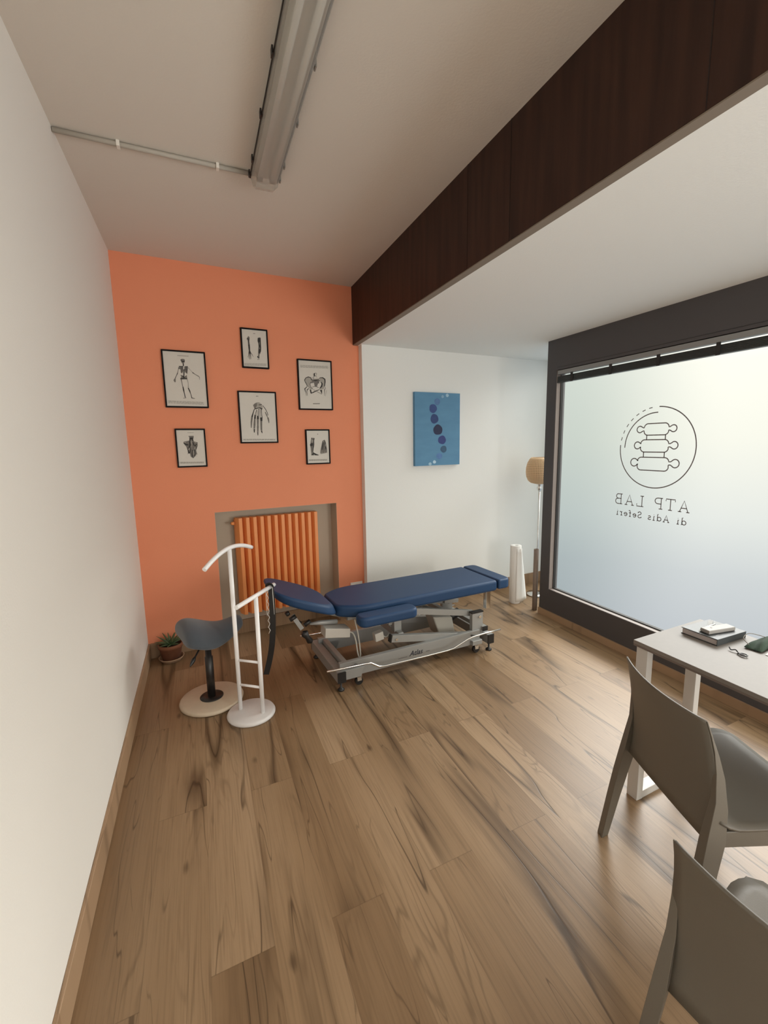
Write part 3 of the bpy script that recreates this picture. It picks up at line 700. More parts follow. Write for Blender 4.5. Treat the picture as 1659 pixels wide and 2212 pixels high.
# back muscles
bk = [(1, 'p', [(700, 400), (930, 400), (930, 460), (910, 560), (950, 650), (1100, 680), (1110, 820), (1060, 960), (1040, 1040), (1075, 1180), (1000, 1300), (910, 1390), (800, 1310), (770, 1180), (690, 1180), (680, 1040), (640, 920), (560, 810), (490, 720), (500, 650), (620, 630), (745, 600), (745, 480)], 0),
      (0, 'p', [(750, 480), (910, 470), (900, 600), (860, 640), (830, 550), (790, 640), (780, 700), (740, 600)], 0), (0, 'l', [(500, 710), (600, 780), (700, 800)], [40, 60, 50]), (0, 'l', [(760, 640), (770, 800), (720, 960)], [60, 70, 50]), (0, 'l', [(900, 680), (940, 800), (1000, 850), (1060, 760)], [40, 50, 50, 40]),
      (0, 'l', [(640, 900), (690, 1040), (720, 1160)], [24, 40, 70]), (0, 'l', [(810, 900), (790, 1050), (750, 1160)], [30, 34, 50]), (2, 'l', [(750, 930), (720, 1020)], [30, 40]), (2, 'l', [(820, 560), (825, 680), (850, 800), (840, 980)], [24, 40, 16, 20]),
      (2, 'l', [(530, 670), (580, 700)], 30), (2, 'l', [(990, 700), (1040, 690)], 30), (0, 'l', [(1080, 850), (1040, 980)], 30), (0, 'l', [(870, 1020), (860, 1200), (880, 1330)], [30, 40, 40]), (0, 'l', [(970, 1000), (1000, 1180), (960, 1290)], [40, 30, 30]), (2, 'l', [(925, 1060), (930, 1250)], [30, 20]), (2, 'l', [(980, 900), (990, 1000)], 30),
      (1, 'l', [(690, 1170), (660, 1200)], 16), (1, 'l', [(1060, 1180), (1110, 1210)], 14), (2, 'l', [(1060, 1230), (1065, 1340)], 10)]
bk += txtlines(660, 930, 262, 262, 1, 2, 22) + txtlines(360, 1370, 1560, 1610, 3, 2, 20, -0.01)
picture('small black framed print of back muscles, bottom left on the orange wall', 0.312, 0.523, 1.460, 1.749, [(175, 145), (1365, 155), (1475, 1700), (310, 1735)], bk)
# foot and leg
ft = [(1, 'p', [(450, 610), (500, 600), (520, 650), (570, 610), (640, 650), (600, 760), (600, 980), (560, 1200), (545, 1380), (520, 1420), (440, 1400), (420, 1200), (390, 1080), (360, 1010), (400, 900), (420, 760)], 0),
      (2, 'l', [(500, 720), (490, 880)], [60, 40]), (0, 'l', [(450, 620), (480, 680)], 30), (0, 'l', [(570, 620), (580, 780), (570, 1000), (530, 1240), (520, 1400)], [30, 34, 60, 50, 40]), (0, 'p', [(370, 1010), (440, 900), (540, 930), (500, 1080), (400, 1070)], 0), (0, 'l', [(420, 1070), (440, 1300), (450, 1480)], [34, 36, 30]), (2, 'l', [(465, 1080), (470, 1380)], [12, 20]),
      (0, 'p', [(510, 1400), (560, 1430), (700, 1510), (840, 1570), (830, 1600), (560, 1590), (430, 1590), (430, 1500)], 0), (2, 'l', [(450, 1540), (500, 1450)], 26), (2, 'l', [(560, 1540), (640, 1590)], 26),
      (1, 'p', [(1060, 790), (1180, 720), (1250, 880), (1290, 1150), (1300, 1300), (1280, 1440), (930, 1480), (940, 1320), (1000, 1050)], 0), (2, 'l', [(1090, 830), (1150, 860)], 50)]
for (a, b, c_) in ((1080, 800, 1010), (1120, 850, 1060), (1180, 760, 1240), (1150, 950, 1290)): ft.append((0, 'l', [(a, b), ((a+c_)/2, 1080), (c_, 1280)], [26, 36, 26]))
for k, xx in enumerate((970, 1060, 1130, 1210, 1280)): ft.append((1, 'l', [(xx, 1300), (xx+4, 1530-15*k)], [60, 40]))
ft += [(2, 'l', [(1015, 1380), (1020, 1520)], 24), (2, 'l', [(1170, 1380), (1175, 1500)], 18), (2, 'l', [(1200, 960), (1230, 1100)], 20)]
ft += txtlines(775, 830, 415, 415, 1, 1, 40) + txtlines(300, 1300, 1830, 1890, 3, 2, 26, 0.0)
picture('small black framed print of a lower leg and foot, bottom right on the orange wall', 1.313, 1.528, 1.447, 1.742, [(190, 220), (1395, 220), (1430, 2010), (240, 2030)], ft)

# ------------------------------------------------------------------ blue canvas on the white wall
cx0, cx1, cz0, cz1 = wx(2.338), wx(2.849), 1.396, 2.079
cw = cx1-cx0; cc = (cx0+cx1)/2
cv = thing('canvas_painting', 'blue canvas painted with a curved chain of dark and pale dots on the white wall', 'painting',
           (math.cos(TH)*cc+math.sin(TH)*DW, D+math.sin(TH)*cc-math.cos(TH)*DW, cz0), TH)
ch = cz1-cz0
cvm = MB().box((-cw/2, -0.032, 0), (cw/2, 0, ch)); cmats = [CANVAS]
dots = [((765, 350), 74, 92, (0.075, 0.16, 0.33)), ((658, 535), 98, 118, (0.028, 0.060, 0.20)), ((693, 808), 102, 128, (0.018, 0.045, 0.155)), ((783, 1103), 120, 140, (0.008, 0.014, 0.055)),
        ((893, 1380), 104, 118, (0.022, 0.038, 0.17)), ((935, 1635), 82, 95, (0.030, 0.085, 0.16)), ((820, 1825), 78, 84, (0.085, 0.185, 0.40)), ((1030, 172), 40, 46, (0.33, 0.50, 0.62)), ((907, 210), 34, 40, (0.23, 0.38, 0.52)),
        ((692, 1980), 40, 46, (0.45, 0.62, 0.74)), ((578, 2030), 40, 42, (0.34, 0.52, 0.64))]
for i, ((px_, py_), rx_, ry_, col_) in enumerate(dots):
    u_ = (px_-195)/(1375-195)*cw - cw/2; v_ = ch-(py_-110)/(2075-110)*ch
    cvm.cur = i+1; n = 40; pts = []
    for k in range(n):
        a = 2*PI*k/n; wob = 1+0.03*math.sin(3*a+i)+0.02*math.sin(5*a+2*i)
        pts.append((u_+rx_/1180*cw*wob*math.cos(a), -0.0328, v_+ry_/1965*ch*wob*math.sin(a)))
    cvm.add(pts, [tuple(range(n))]); cmats.append(mat('dot_paint_%d' % i, col_, 0.6, var=0.25, vscale=30))

obj('canvas', cvm, cmats, cv)

# ------------------------------------------------------------------ fluorescent fitting and conduit
fl = thing('fluorescent_light', 'long unlit fluorescent batten with aged clear cover under the high ceiling', 'ceiling light', (0.862, 1.65, ZC))
y0, y1 = -0.78, 0.80
obj('housing', MB().box((-0.062, y0, -0.034), (0.062, y1, 0)), mat('light_housing', (0.42, 0.41, 0.38), 0.5), fl, bevel=0.004)
obj('gasket_strip', MB().box((-0.069, y0-0.004, -0.042), (-0.062, y1+0.004, -0.034)).box((0.062, y0-0.004, -0.042), (0.069, y1+0.004, -0.034)), GASK, fl)
cs = [(-0.067, -0.036), (-0.060, -0.072), (-0.045, -0.088), (0.045, -0.088), (0.060, -0.072), (0.067, -0.036)]
q = MB(); n = len(cs)
vs = [(a, y0, b) for a, b in cs] + [(a, y1-0.02, b) for a, b in cs] + [(a*0.9, y1+0.012, b*0.94 if b < -0.05 else b) for a, b in cs]
fs = [(i, i+1, n+i+1, n+i) for i in range(n-1)] + [(n+i, n+i+1, 2*n+i+1, 2*n+i) for i in range(n-1)] + [tuple(range(n)), tuple(2*n+i for i in range(n))]
q.add(vs, fs)
obj('clear_cover', q, COVER, fl)
obj('reflector', MB().prism([(-0.050, -0.036), (-0.022, -0.046), (0.022, -0.046), (0.050, -0.036)], lambda a, b, t_: (a, t_, b), y0+0.02, y1-0.05), mat('reflector_white', (0.55, 0.52, 0.47), 0.4), fl)
for xx in (-0.030, 0.030):
    obj('tube', MB().tube([(xx, y0+0.04, -0.064), (xx, y1-0.07, -0.064)], 0.0125, 14), mat('tube_glass', (0.74, 0.73, 0.70), 0.25), fl)
    obj('lamp_holder', MB().box((xx-0.014, y1-0.07, -0.080), (xx+0.014, y1-0.055, -0.036)), mat('holder_brown', (0.13, 0.10, 0.08), 0.5), fl)
for yy in (-0.55, -0.25, 0.05, 0.35, 0.65, 0.77):
    for sgn in (-1, 1):
        obj('clip', MB().box((sgn*0.073-0.003, yy-0.012, -0.052), (sgn*0.073+0.003, yy+0.012, -0.026)), BLACKP if sgn < 0 else mat('clip_grey', (0.22, 0.21, 0.19), 0.4), fl, bevel=0.001)
cn = thing('cable_conduit', 'thin plastic conduit clipped across the high ceiling from the left wall to the light', 'conduit', (0.4, 2.46, ZC))
obj('conduit_pipe', MB().tube([(-0.398, -0.02, -0.011), (0.0, -0.002, -0.011), (0.394, 0.014, -0.011)], 0.010, 12), TIN, cn)
for xx, yy in ((-0.16, -0.009), (0.25, 0.008)):
    obj('conduit_clip', MB().box((xx-0.007, yy-0.016, -0.024), (xx+0.007, yy+0.016, 0)), mat('clip_white', (0.75, 0.72, 0.66), 0.5), cn, bevel=0.002)

# ------------------------------------------------------------------ treatment table
TT = thing('treatment_table', 'blue padded treatment table on a silver lifting base in front of the radiator', 'treatment table', (1.840, 2.978, 0), 0.073)
def rpoly(pts, r, n=6):
    out = []; m = len(pts)
    for i in range(m):
        a, b, c = Vector(pts[i-1]), Vector(pts[i]), Vector(pts[(i+1) % m])
        ri = r[i] if isinstance(r, (list, tuple)) else r
        d1 = (a-b); d2 = (c-b); l1 = min(ri, d1.length*0.49); l2 = min(ri, d2.length*0.49)
        p = b+d1.normalized()*l1; q = b+d2.normalized()*l2
        for k in range(n+1):
            u_ = k/n; out.append(tuple((1-u_)**2*p+2*u_*(1-u_)*b+u_*u_*q))
    return out
def pad(name, out, fn, z0, z1, par, bv=0.022):
    return obj(name, MB().prism(out, fn, z0, z1, True), LEATH, par, bevel=bv, seg=5)
def ident(a, b, t_): return (a, b, t_)
body = rpoly([(-0.608, 0.14), (-0.46, 0.237), (0.702, 0.237), (0.702, -0.237), (-0.46, -0.237), (-0.608, -0.14)], [0.05, 0.10, 0.03, 0.03, 0.10, 0.05])
pad('body_cushion', body, ident, 0.455, 0.540, TT)
foot = rpoly([(0.712, 0.237), (0.836, 0.237), (0.836, -0.237), (0.712, -0.237)], [0.02, 0.06, 0.06, 0.02])
pad('foot_cushion', foot, ident, 0.462, 0.540, TT)
ht = math.radians(22)
def headfn(a, b, t_):   # a: distance out from the hinge towards the head end
    return (-0.622-a*math.cos(ht)-t_*math.sin(ht)*1.0, b, 0.552+a*math.sin(ht)-0.0+t_*math.cos(ht))
head = rpoly([(0.0, 0.165), (0.09, 0.272), (0.445, 0.262), (0.445, -0.222), (0.09, -0.232), (0.0, -0.135)], [0.05, 0.12, 0.19, 0.19, 0.12, 0.05])
pad('head_cushion', head, headfn, -0.085, 0.0, TT)
for sg in (-1,):
    arm = rpoly([(-0.525, sg*0.250), (-0.095, sg*0.250), (-0.095, sg*0.375), (-0.525, sg*0.375)], 0.055)
    pad('arm_cushion', arm, ident, 0.440, 0.510, TT, 0.02)
    obj('arm_rest_bracket', MB().bar((-0.30, sg*0.16, 0.425), (-0.30, sg*0.34, 0.425), 0.025, 0.018).bar((-0.30, sg*0.31, 0.425), (-0.30, sg*0.31, 0.442), 0.05, 0.05), GREYD, TT)
# frame under the cushions
q = MB()
for sg in (-1, 1): q.bar((-0.52, sg*0.11, 0.432), (0.66, sg*0.11, 0.432), 0.03, 0.04)
for u_ in (-0.50, -0.12, 0.30, 0.64): q.bar((u_, -0.11, 0.432), (u_, 0.11, 0.432), 0.03, 0.035)
q.bar((0.64, 0, 0.440), (0.82, 0, 0.450), 0.03, 0.02)
obj('top_frame', q, GREYM, TT, bevel=0.002)
obj('foot_end_post', MB().box((0.768, -0.02, 0.222), (0.812, 0.02, 0.462)), CHROME, TT, bevel=0.003)
# scissor arms
for sg in (-1, 1):
    obj('upper_lift_arm', MB().bar((-0.02, sg*0.155, 0.400), (0.515, sg*0.155, 0.283), 0.03, 0.046), GREYM, TT, bevel=0.002)
    lo = obj('lower_lift_arm', MB().bar((-0.225, sg*0.19, 0.246), (0.45, sg*0.19, 0.125), 0.035, 0.052), GREYM, TT, bevel=0.002)
    obj('end_cap', MB().bar((-0.232, sg*0.19, 0.2475), (-0.222, sg*0.19, 0.2457), 0.037, 0.054), BLACKP, lo)
    obj('bolt', MB().tube([(-0.186, sg*0.205, 0.236), (-0.186, sg*0.214, 0.236)], 0.010, 10), CHROME, lo)
q = MB()
q.hexa([(-0.16, -0.19, 0.22), (-0.10, -0.19, 0.22), (-0.10, 0.19, 0.22), (-0.16, 0.19, 0.22), (-0.15, -0.17, 0.26), (-0.11, -0.17, 0.26), (-0.11, 0.17, 0.26), (-0.15, 0.17, 0.26)])
for sg in (-1, 1): q.bar((-0.13, sg*0.10, 0.25), (-0.13, sg*0.10, 0.43), 0.05, 0.06, (1, 0, 0))
obj('lift_column', q, GREYM, TT, bevel=0.002)
q = MB(); q.bar((0.03, -0.155, 0.375), (0.03, 0.155, 0.375), 0.035, 0.035).bar((0.28, -0.155, 0.325), (0.28, 0.155, 0.325), 0.035, 0.035)
q.bar((0.06, -0.13, 0.378), (0.20, 0.13, 0.350), 0.03, 0.02).bar((0.20, -0.13, 0.350), (0.06, 0.13, 0.378), 0.03, 0.02)
q.bar((0.44, 0.14, 0.300), (0.60, 0.17, 0.272), 0.05, 0.03)
obj('arm_bracing', q, GREYM, TT, bevel=0.002)
q = MB().hexa([(0.27, -0.07, 0.105), (0.42, -0.07, 0.090), (0.42, 0.07, 0.090), (0.27, 0.07, 0.105), (0.21, -0.07, 0.275), (0.39, -0.07, 0.245), (0.39, 0.07, 0.245), (0.21, 0.07, 0.275)])
mo = obj('lift_motor', q, mat('motor_housing', (0.46, 0.44, 0.39), 0.5), TT, bevel=0.012, seg=3)
obj('motor_rod', MB().tube([(0.38, 0, 0.20), (0.50, 0, 0.245)], 0.035, 16), BLACKP, mo)
# base rails, cross tubes, end uprights
for sg in (-1, 1):
    rl = obj('base_rail', MB().prism([(-0.50, 0.062), (0.42, 0.062), (0.53, 0.085), (0.53, 0.170), (-0.63, 0.170), (-0.63, 0.120)], lambda a, b, t_: (a, sg*(0.205+t_), b), 0.0, 0.032), GREYM, TT, bevel=0.002)
    if sg < 0: RAIL = rl
for u_, nm in ((-0.635, 'cross_tube'), (0.600, 'cross_tube')):
    z_ = 0.095
    ct = obj(nm, MB().box((u_-0.028, -0.285, z_-0.032), (u_+0.028, 0.285, z_+0.040)), GREYM, TT, bevel=0.003)
    for sg in (-1, 1):
        obj('end_cap', MB().box((u_-0.029, sg*0.285-0.004, z_-0.033), (u_+0.029, sg*0.285+0.004, z_+0.041)), BLACKP, ct, bevel=0.001, seg=1)
        obj('levelling_foot', MB().lathe([(0.0001, 0.0), (0.022, 0.0), (0.024, 0.008), (0.012, 0.018), (0.007, 0.022), (0.007, 0.064), (0.0001, 0.064)], 20, (u_, sg*0.262, 0)), BLACKP, ct)
ct = obj('cross_tube', MB().box((-0.60, -0.20, 0.125), (-0.565, 0.20, 0.165)), GREYM, TT, bevel=0.003)
obj('cross_tube', MB().box((0.555, -0.24, 0.155), (0.600, 0.24, 0.190)), GREYM, TT, bevel=0.003)
for sg in (-1, 1):
    obj('end_cap', MB().box((0.554, sg*0.243-0.003, 0.154), (0.601, sg*0.243+0.003, 0.191)), BLACKP, TT)
    up = obj('pivot_upright', MB().box((0.468, sg*0.205-0.018, 0.12), (0.570, sg*0.205+0.018, 0.305)), GREYM, TT, bevel=0.003)
    obj('end_cap', MB().box((0.465, sg*0.205-0.020, 0.303), (0.573, sg*0.205+0.020, 0.314)), BLACKP, up)
    obj('bolt', MB().tube([(0.535, sg*0.222, 0.272), (0.535, sg*0.234, 0.272)], 0.011, 10), CHROME, up)
    # castor housings and castors
    obj('castor_housing', MB().hexa([(-0.61, sg*0.235-0.03, 0.062), (-0.49, sg*0.235-0.03, 0.062), (-0.49, sg*0.235+0.03, 0.062), (-0.61, sg*0.235+0.03, 0.062),
                                     (-0.63, sg*0.235-0.03, 0.130), (-0.46, sg*0.235-0.03, 0.130), (-0.46, sg*0.235+0.03, 0.130), (-0.63, sg*0.235+0.03, 0.130)]), GREYM, TT, bevel=0.003)
    for u_ in (-0.50, 0.485):
        cs_ = obj('castor', MB().tube([(u_, sg*0.245-0.012, 0.027), (u_, sg*0.245+0.012, 0.027)], 0.027, 20), BLACKP, TT)
        obj('castor_fork', MB().box((u_-0.016, sg*0.245-0.018, 0.03), (u_+0.016, sg*0.245-0.013, 0.07)).box((u_-0.016, sg*0.245+0.013, 0.03), (u_+0.016, sg*0.245+0.018, 0.07)).box((u_-0.018, sg*0.245-0.018, 0.055), (u_+0.018, sg*0.245+0.018, 0.075)), CHROME, cs_, bevel=0.001, seg=1)
    obj('castor_housing', MB().box((0.44, sg*0.245-0.025, 0.068), (0.53, sg*0.245+0.025, 0.105)), GREYM, TT, bevel=0.004)
    # foot switch rod along the side
    v_ = sg*0.305
    P = [(-0.743, v_, 0.177), (-0.60, v_, 0.172), (-0.47, v_, 0.168), (-0.435, v_, 0.162), (-0.375, v_, 0.122), (-0.34, v_, 0.117), (-0.15, v_, 0.112), (0.0, v_, 0.109), (0.18, v_, 0.108), (0.235, v_, 0.112), (0.36, v_, 0.155), (0.41, v_, 0.164), (0.52, v_, 0.168), (0.675, v_, 0.168)]
    rd = obj('foot_control_rod', MB().tube(P, 0.0065, 12), CHROME, TT)
    obj('rod_holder', MB().bar((-0.52, sg*0.235, 0.14), (-0.52, v_, 0.166), 0.012, 0.012), GREYD, rd); obj('rod_holder', MB().bar((0.45, sg*0.235, 0.14), (0.45, v_, 0.163), 0.012, 0.012), GREYD, rd)
# lettering on the near rail
def text_mesh(txt, size, shear, loc, rot, m, parent, name):
    cu = bpy.data.curves.new(name, 'FONT'); cu.body = txt; cu.size = size; cu.shear = shear; cu.align_x = 'CENTER'; cu.extrude = 0.0003; cu.offset = 0.0006
    tmp = bpy.data.objects.new('tmp', cu); me = bpy.data.meshes.new_from_object(tmp)
    bpy.data.objects.remove(tmp); me.materials.append(m); me.name = name
    o = bpy.data.objects.new(name, me); C.objects.link(o); o.parent = parent; o.location = loc; o.rotation_euler = rot
    return o
text_mesh('Atlas', 0.053, 0.35, (-0.045, -0.2374, 0.100), (PI/2, 0, 0), mat('rail_print', (0.012, 0.014, 0.03), 0.5), RAIL, 'lettering')
SP = mat('rail_print_grey', (0.12, 0.12, 0.13), 0.5)
obj('small_print', MB().strip([(-0.190, 0.102), (-0.118, 0.102)], 0.0035, lambda x, z: (x, -0.2374, z)), SP, RAIL)
obj('small_print', MB().strip([(0.040, 0.106), (0.072, 0.106)], 0.005, lambda x, z: (x, -0.2374, z)), SP, RAIL)
# head section mechanism
q = MB()
for sg in (-1, 1): q.bar(headfn(-0.02, sg*0.10, -0.098), headfn(0.33, sg*0.10, -0.098), 0.02, 0.025)
q.bar(headfn(0.27, -0.12, -0.10), headfn(0.27, 0.12, -0.10), 0.02, 0.02)
obj('head_frame', q, GREYD, TT)
obj('adjusting_bar', MB().bar((-0.905, -0.14, 0.53), (-0.845, -0.14, 0.425), 0.008, 0.028), GREYM, TT)
for (a, b) in (((-0.925, -0.15, 0.505), (-0.885, -0.15, 0.525)), ((-0.865, -0.12, 0.470), (-0.850, -0.12, 0.455)), ((-0.835, -0.16, 0.455), (-0.795, -0.16, 0.480)), ((-0.945, -0.16, 0.565), (-0.935, -0.16, 0.545))):
    obj('clamp_knob', MB().tube([a, b], 0.014, 12), BLACKP, TT)
obj('lever_grip', MB().tube([(-0.850, -0.15, 0.405), (-0.832, -0.15, 0.395), (-0.815, -0.15, 0.365), (-0.800, -0.15, 0.338), (-0.788, -0.15, 0.330)], [0.012, 0.026, 0.016, 0.022, 0.014], 14), BLACKP, TT)
obj('control_box', MB().hexa([(-0.710, -0.20, 0.354), (-0.535, -0.20, 0.322), (-0.535, -0.10, 0.322), (-0.710, -0.10, 0.354), (-0.705, -0.20, 0.420), (-0.53, -0.20, 0.384), (-0.53, -0.10, 0.384), (-0.705, -0.10, 0.420)]), LGREYP, TT, bevel=0.005, seg=3)
obj('gas_spring', MB().tube([(-0.79, -0.13, 0.445), (-0.72, -0.13, 0.440), (-0.60, -0.13, 0.425)], [0.008, 0.016, 0.016], 12), GREYM, TT)
obj('power_block', MB().bar((-0.335, -0.15, 0.262), (-0.27, -0.15, 0.272), 0.05, 0.060), LGREYP, TT, bevel=0.004, seg=3)
def curve_pts(pts, n=8):
    P = [Vector(p) for p in pts]; out = []
    for i in range(len(P)-1):
        p0 = P[max(0, i-1)]; p1 = P[i]; p2 = P[i+1]; p3 = P[min(len(P)-1, i+2)]
        for k in range(n):
            t_ = k/n
            out.append(0.5*((2*p1)+(-p0+p2)*t_+(2*p0-5*p1+4*p2-p3)*t_*t_+(-p0+3*p1-3*p2+p3)*t_**3))
    out.append(P[-1]); return out
WCAB = mat('white_cable', (0.50, 0.48, 0.43), 0.5)
obj('cable', MB().tube(curve_pts([(-0.53, -0.15, 0.345), (-0.495, -0.15, 0.325), (-0.475, -0.15, 0.27), (-0.462, -0.15, 0.17), (-0.450, -0.15, 0.138), (-0.442, -0.15, 0.17), (-0.455, -0.15, 0.30), (-0.475, -0.14, 0.42)]), 0.005, 8), WCAB, TT)
obj('cable', MB().tube(curve_pts([(-0.27, -0.15, 0.262), (-0.245, -0.15, 0.245), (-0.23, -0.15, 0.248), (-0.20, -0.12, 0.25)]), 0.004, 8), WCAB, TT)

# ------------------------------------------------------------------ saddle stool
ST = thing('saddle_stool', 'saddle stool with blue grey fabric seat on a round pale wooden base', 'stool', (0.431, 2.896, 0), math.radians(15))
obj('round_base', MB().lathe([(0.0001, 0), (0.183, 0), (0.192, 0.005), (0.194, 0.014), (0.190, 0.023), (0.181, 0.028), (0.0001, 0.028)], 72), BEECH, ST)
obj('flange', MB().lathe([(0.0001, 0.028), (0.071, 0.028), (0.071, 0.032), (0.030, 0.036), (0.0001, 0.036)], 40), BLACKM, ST)
obj('column', MB().lathe([(0.0001, 0.034), (0.0245, 0.034), (0.0245, 0.30), (0.019, 0.302), (0.019, 0.44), (0.0001, 0.44)], 28), BLACKM, ST)
obj('height_lever', MB().tube(curve_pts([(-0.01, -0.02, 0.428), (-0.065, -0.09, 0.415), (-0.115, -0.14, 0.380), (-0.150, -0.165, 0.345)]), [0.005]*16+[0.008, 0.011, 0.012, 0.011, 0.010, 0.008, 0.006, 0.004, 0.003], 10), BLACKP, ST)
secs = [(-0.158, 0.120, 0.470, 0.020, 0.055), (-0.148, 0.178, 0.505, 0.035, 0.085), (-0.105, 0.205, 0.528, 0.052, 0.110), (-0.045, 0.200, 0.508, 0.060, 0.108), (0.020, 0.165, 0.478, 0.055, 0.095),
        (0.090, 0.125, 0.458, 0.040, 0.075), (0.150, 0.095, 0.468, 0.030, 0.072), (0.195, 0.075, 0.482, 0.022, 0.066), (0.222, 0.050, 0.475, 0.015, 0.045)]
vs = []; K = 20
for (u_, hw, zt, drop, thk) in secs:
    for k in range(K):
        a = 2*PI*k/K; ca, sa = math.cos(a), math.sin(a)
        ex = math.copysign(abs(ca)**0.75, ca); ez = math.copysign(abs(sa)**0.75, sa)
        yy = hw*ex; zz = zt+0.045-thk/2+thk/2*ez-drop*(ex*ex)
        vs.append((u_, yy, zz))
fs = []
for i in range(len(secs)-1):
    for k in range(K): fs.append((i*K+k, i*K+(k+1) % K, (i+1)*K+(k+1) % K, (i+1)*K+k))
fs += [tuple(range(K)), tuple((len(secs)-1)*K+k for k in range(K))]
obj('saddle_seat', MB().add(vs, fs, True), FABR, ST, sub=2)
obj('seat_plate', MB().box((-0.07, -0.06, 0.428), (0.07, 0.06, 0.445)), BLACKM, ST, bevel=0.004)

# ------------------------------------------------------------------ valet stand
p1 = Vector((0.590, 2.679)); p2 = Vector((0.711, 2.586)); mid = (p1+p2)/2
VS = thing('valet_stand', 'white tubular valet stand with curved hanger bar on a round base', 'valet stand', (mid.x-0.002, mid.y+0.005, 0))
o1 = p1-Vector((mid.x-0.002, mid.y+0.005)); o2 = p2-Vector((mid.x-0.002, mid.y+0.005))
obj('round_base', MB().lathe([(0.0001, 0), (0.134, 0), (0.141, 0.004), (0.142, 0.012), (0.137, 0.021), (0.128, 0.025), (0.0001, 0.025)], 64), WHITEB, VS)
obj('pole', MB().tube([(o1.x, o1.y, 0.02), (o1.x, o1.y, 1.022)], 0.0125, 18), WHITEM, VS)
obj('pole', MB().tube([(o2.x, o2.y, 0.02), (o2.x, o2.y, 0.745)], 0.0125, 18), WHITEM, VS)
for z in (0.343, 0.185): obj('rung', MB().tube([(o1.x, o1.y, z), (o2.x, o2.y, z)], 0.0075, 12), WHITEM, VS)
dd = Vector((0.607, 0.795))
P = []
for i in range(25):
    t_ = -1+2*i/24; c_ = o1+dd*(0.232*t_); P.append((c_.x, c_.y, 1.032-0.058*abs(t_)**1.9+0.008*t_))
obj('hanger_bar', MB().tube(P, 0.0125, 16), WHITEM, VS)
a_ = o2-dd*0.195; b2_ = o2+dd*0.215
obj('trouser_bar', MB().tube([(a_.x, a_.y, 0.755), (b2_.x, b2_.y, 0.755)], 0.0125, 16), WHITEM, VS)

# long black strap hanging over the trouser bar
be = p2+dd*0.168
SH = thing('strap', 'long black strap with a white zigzag cord hanging from the valet stand bar', 'strap', (be.x, be.y, 0.20))
pth = [(0.0, 0, 0.571), (0.004, 0, 0.53), (0.006, 0, 0.42), (0.002, 0, 0.30), (-0.010, 0, 0.18), (-0.030, 0, 0.08), (-0.058, 0, -0.02)]
q = MB(); cp = curve_pts(pth, 5); vs = []
hx, hy = 0.92, -0.39
wdt = 0.036
for p in cp:
    for (s1, s2) in ((-1, -1), (1, -1), (1, 1), (-1, 1)):
        vs.append((p.x*hx+s1*wdt/2*hx - s2*0.0018*hy, p.x*hy+s1*wdt/2*hy + s2*0.0018*hx, p.z))
fs = [(0, 1, 2, 3), tuple(len(vs)-4+k for k in (3, 2, 1, 0))]
for i in range(len(cp)-1):
    for k in range(4): fs.append((4*i+k, 4*i+(k+1) % 4, 4*i+4+(k+1) % 4, 4*i+4+k))
q.add(vs, fs); obj('strap_band', q, BLACKP, SH)
lp = []
for i in range(17):
    a = PI*i/16; lp.append((math.cos(a)*0.0165, math.sin(a)*0.0165))
q = MB(); q.tube([(x*(-0.795), x*0.607, 0.555+z) for x, z in lp], 0.0030, 8, flat=5.5); obj('strap_loop', q, BLACKP, SH)
q = MB(); zz = []; 
for i in range(15): zz.append((-0.020+(0.007 if i % 2 else -0.004), 0.55-i*0.021))
q.tube([(x*hx-0.006*abs(hy), x*hy-0.0055, z) for x, z in zz], 0.0018, 6)
q.tube([(0.014*hx-0.002, 0.014*hy-0.0055, 0.56), (0.017*hx-0.002, 0.017*hy-0.0055, 0.38)], 0.0016, 6)
q.tube([(-0.026*hx-0.002, -0.026*hy-0.0055, 0.555), (-0.028*hx-0.002, -0.028*hy-0.0055, 0.37)], 0.0013, 6)
obj('cord', q, PLASTW, SH, label='thin white cord')

# ------------------------------------------------------------------ potted succulent in the corner
PL = thing('potted_succulent', 'small spiky succulent in a terracotta pot on a saucer in the left corner', 'plant', (0.160, 3.622, 0))
obj('saucer', MB().lathe([(0.0001, 0.0), (0.072, 0.0), (0.086, 0.022), (0.090, 0.028), (0.084, 0.029), (0.078, 0.008), (0.0001, 0.008)], 40), SAUC, PL)
obj('pot', MB().lathe([(0.0001, 0.008), (0.062, 0.008), (0.080, 0.105), (0.086, 0.107), (0.088, 0.135), (0.080, 0.136), (0.078, 0.115), (0.0001, 0.115)], 40), TERRA, PL)
obj('soil', MB().lathe([(0.079, 0.118), (0.05, 0.124), (0.0001, 0.126)], 24), SOIL, PL)
q = MB()
for i in range(22):
    ring = 0 if i < 7 else (1 if i < 15 else 2)
    a = i*2.399; el = (1.15, 0.75, 0.35)[ring]+random.uniform(-0.1, 0.1); L_ = (0.085, 0.105, 0.095)[ring]*random.uniform(0.85, 1.15)
    pts = []; rs = []
    for k in range(6):
        t_ = k/5; r_ = 0.006+L_*t_*math.cos(el-0.35*t_); z_ = 0.124+L_*t_*math.sin(el-0.1*t_)
        pts.append((r_*math.cos(a), r_*math.sin(a), z_)); rs.append(0.011*(1-t_)**0.7+0.0012)
    q.tube(pts, rs, 6, True, 0.5)
obj('leaves', q, LEAF, PL)

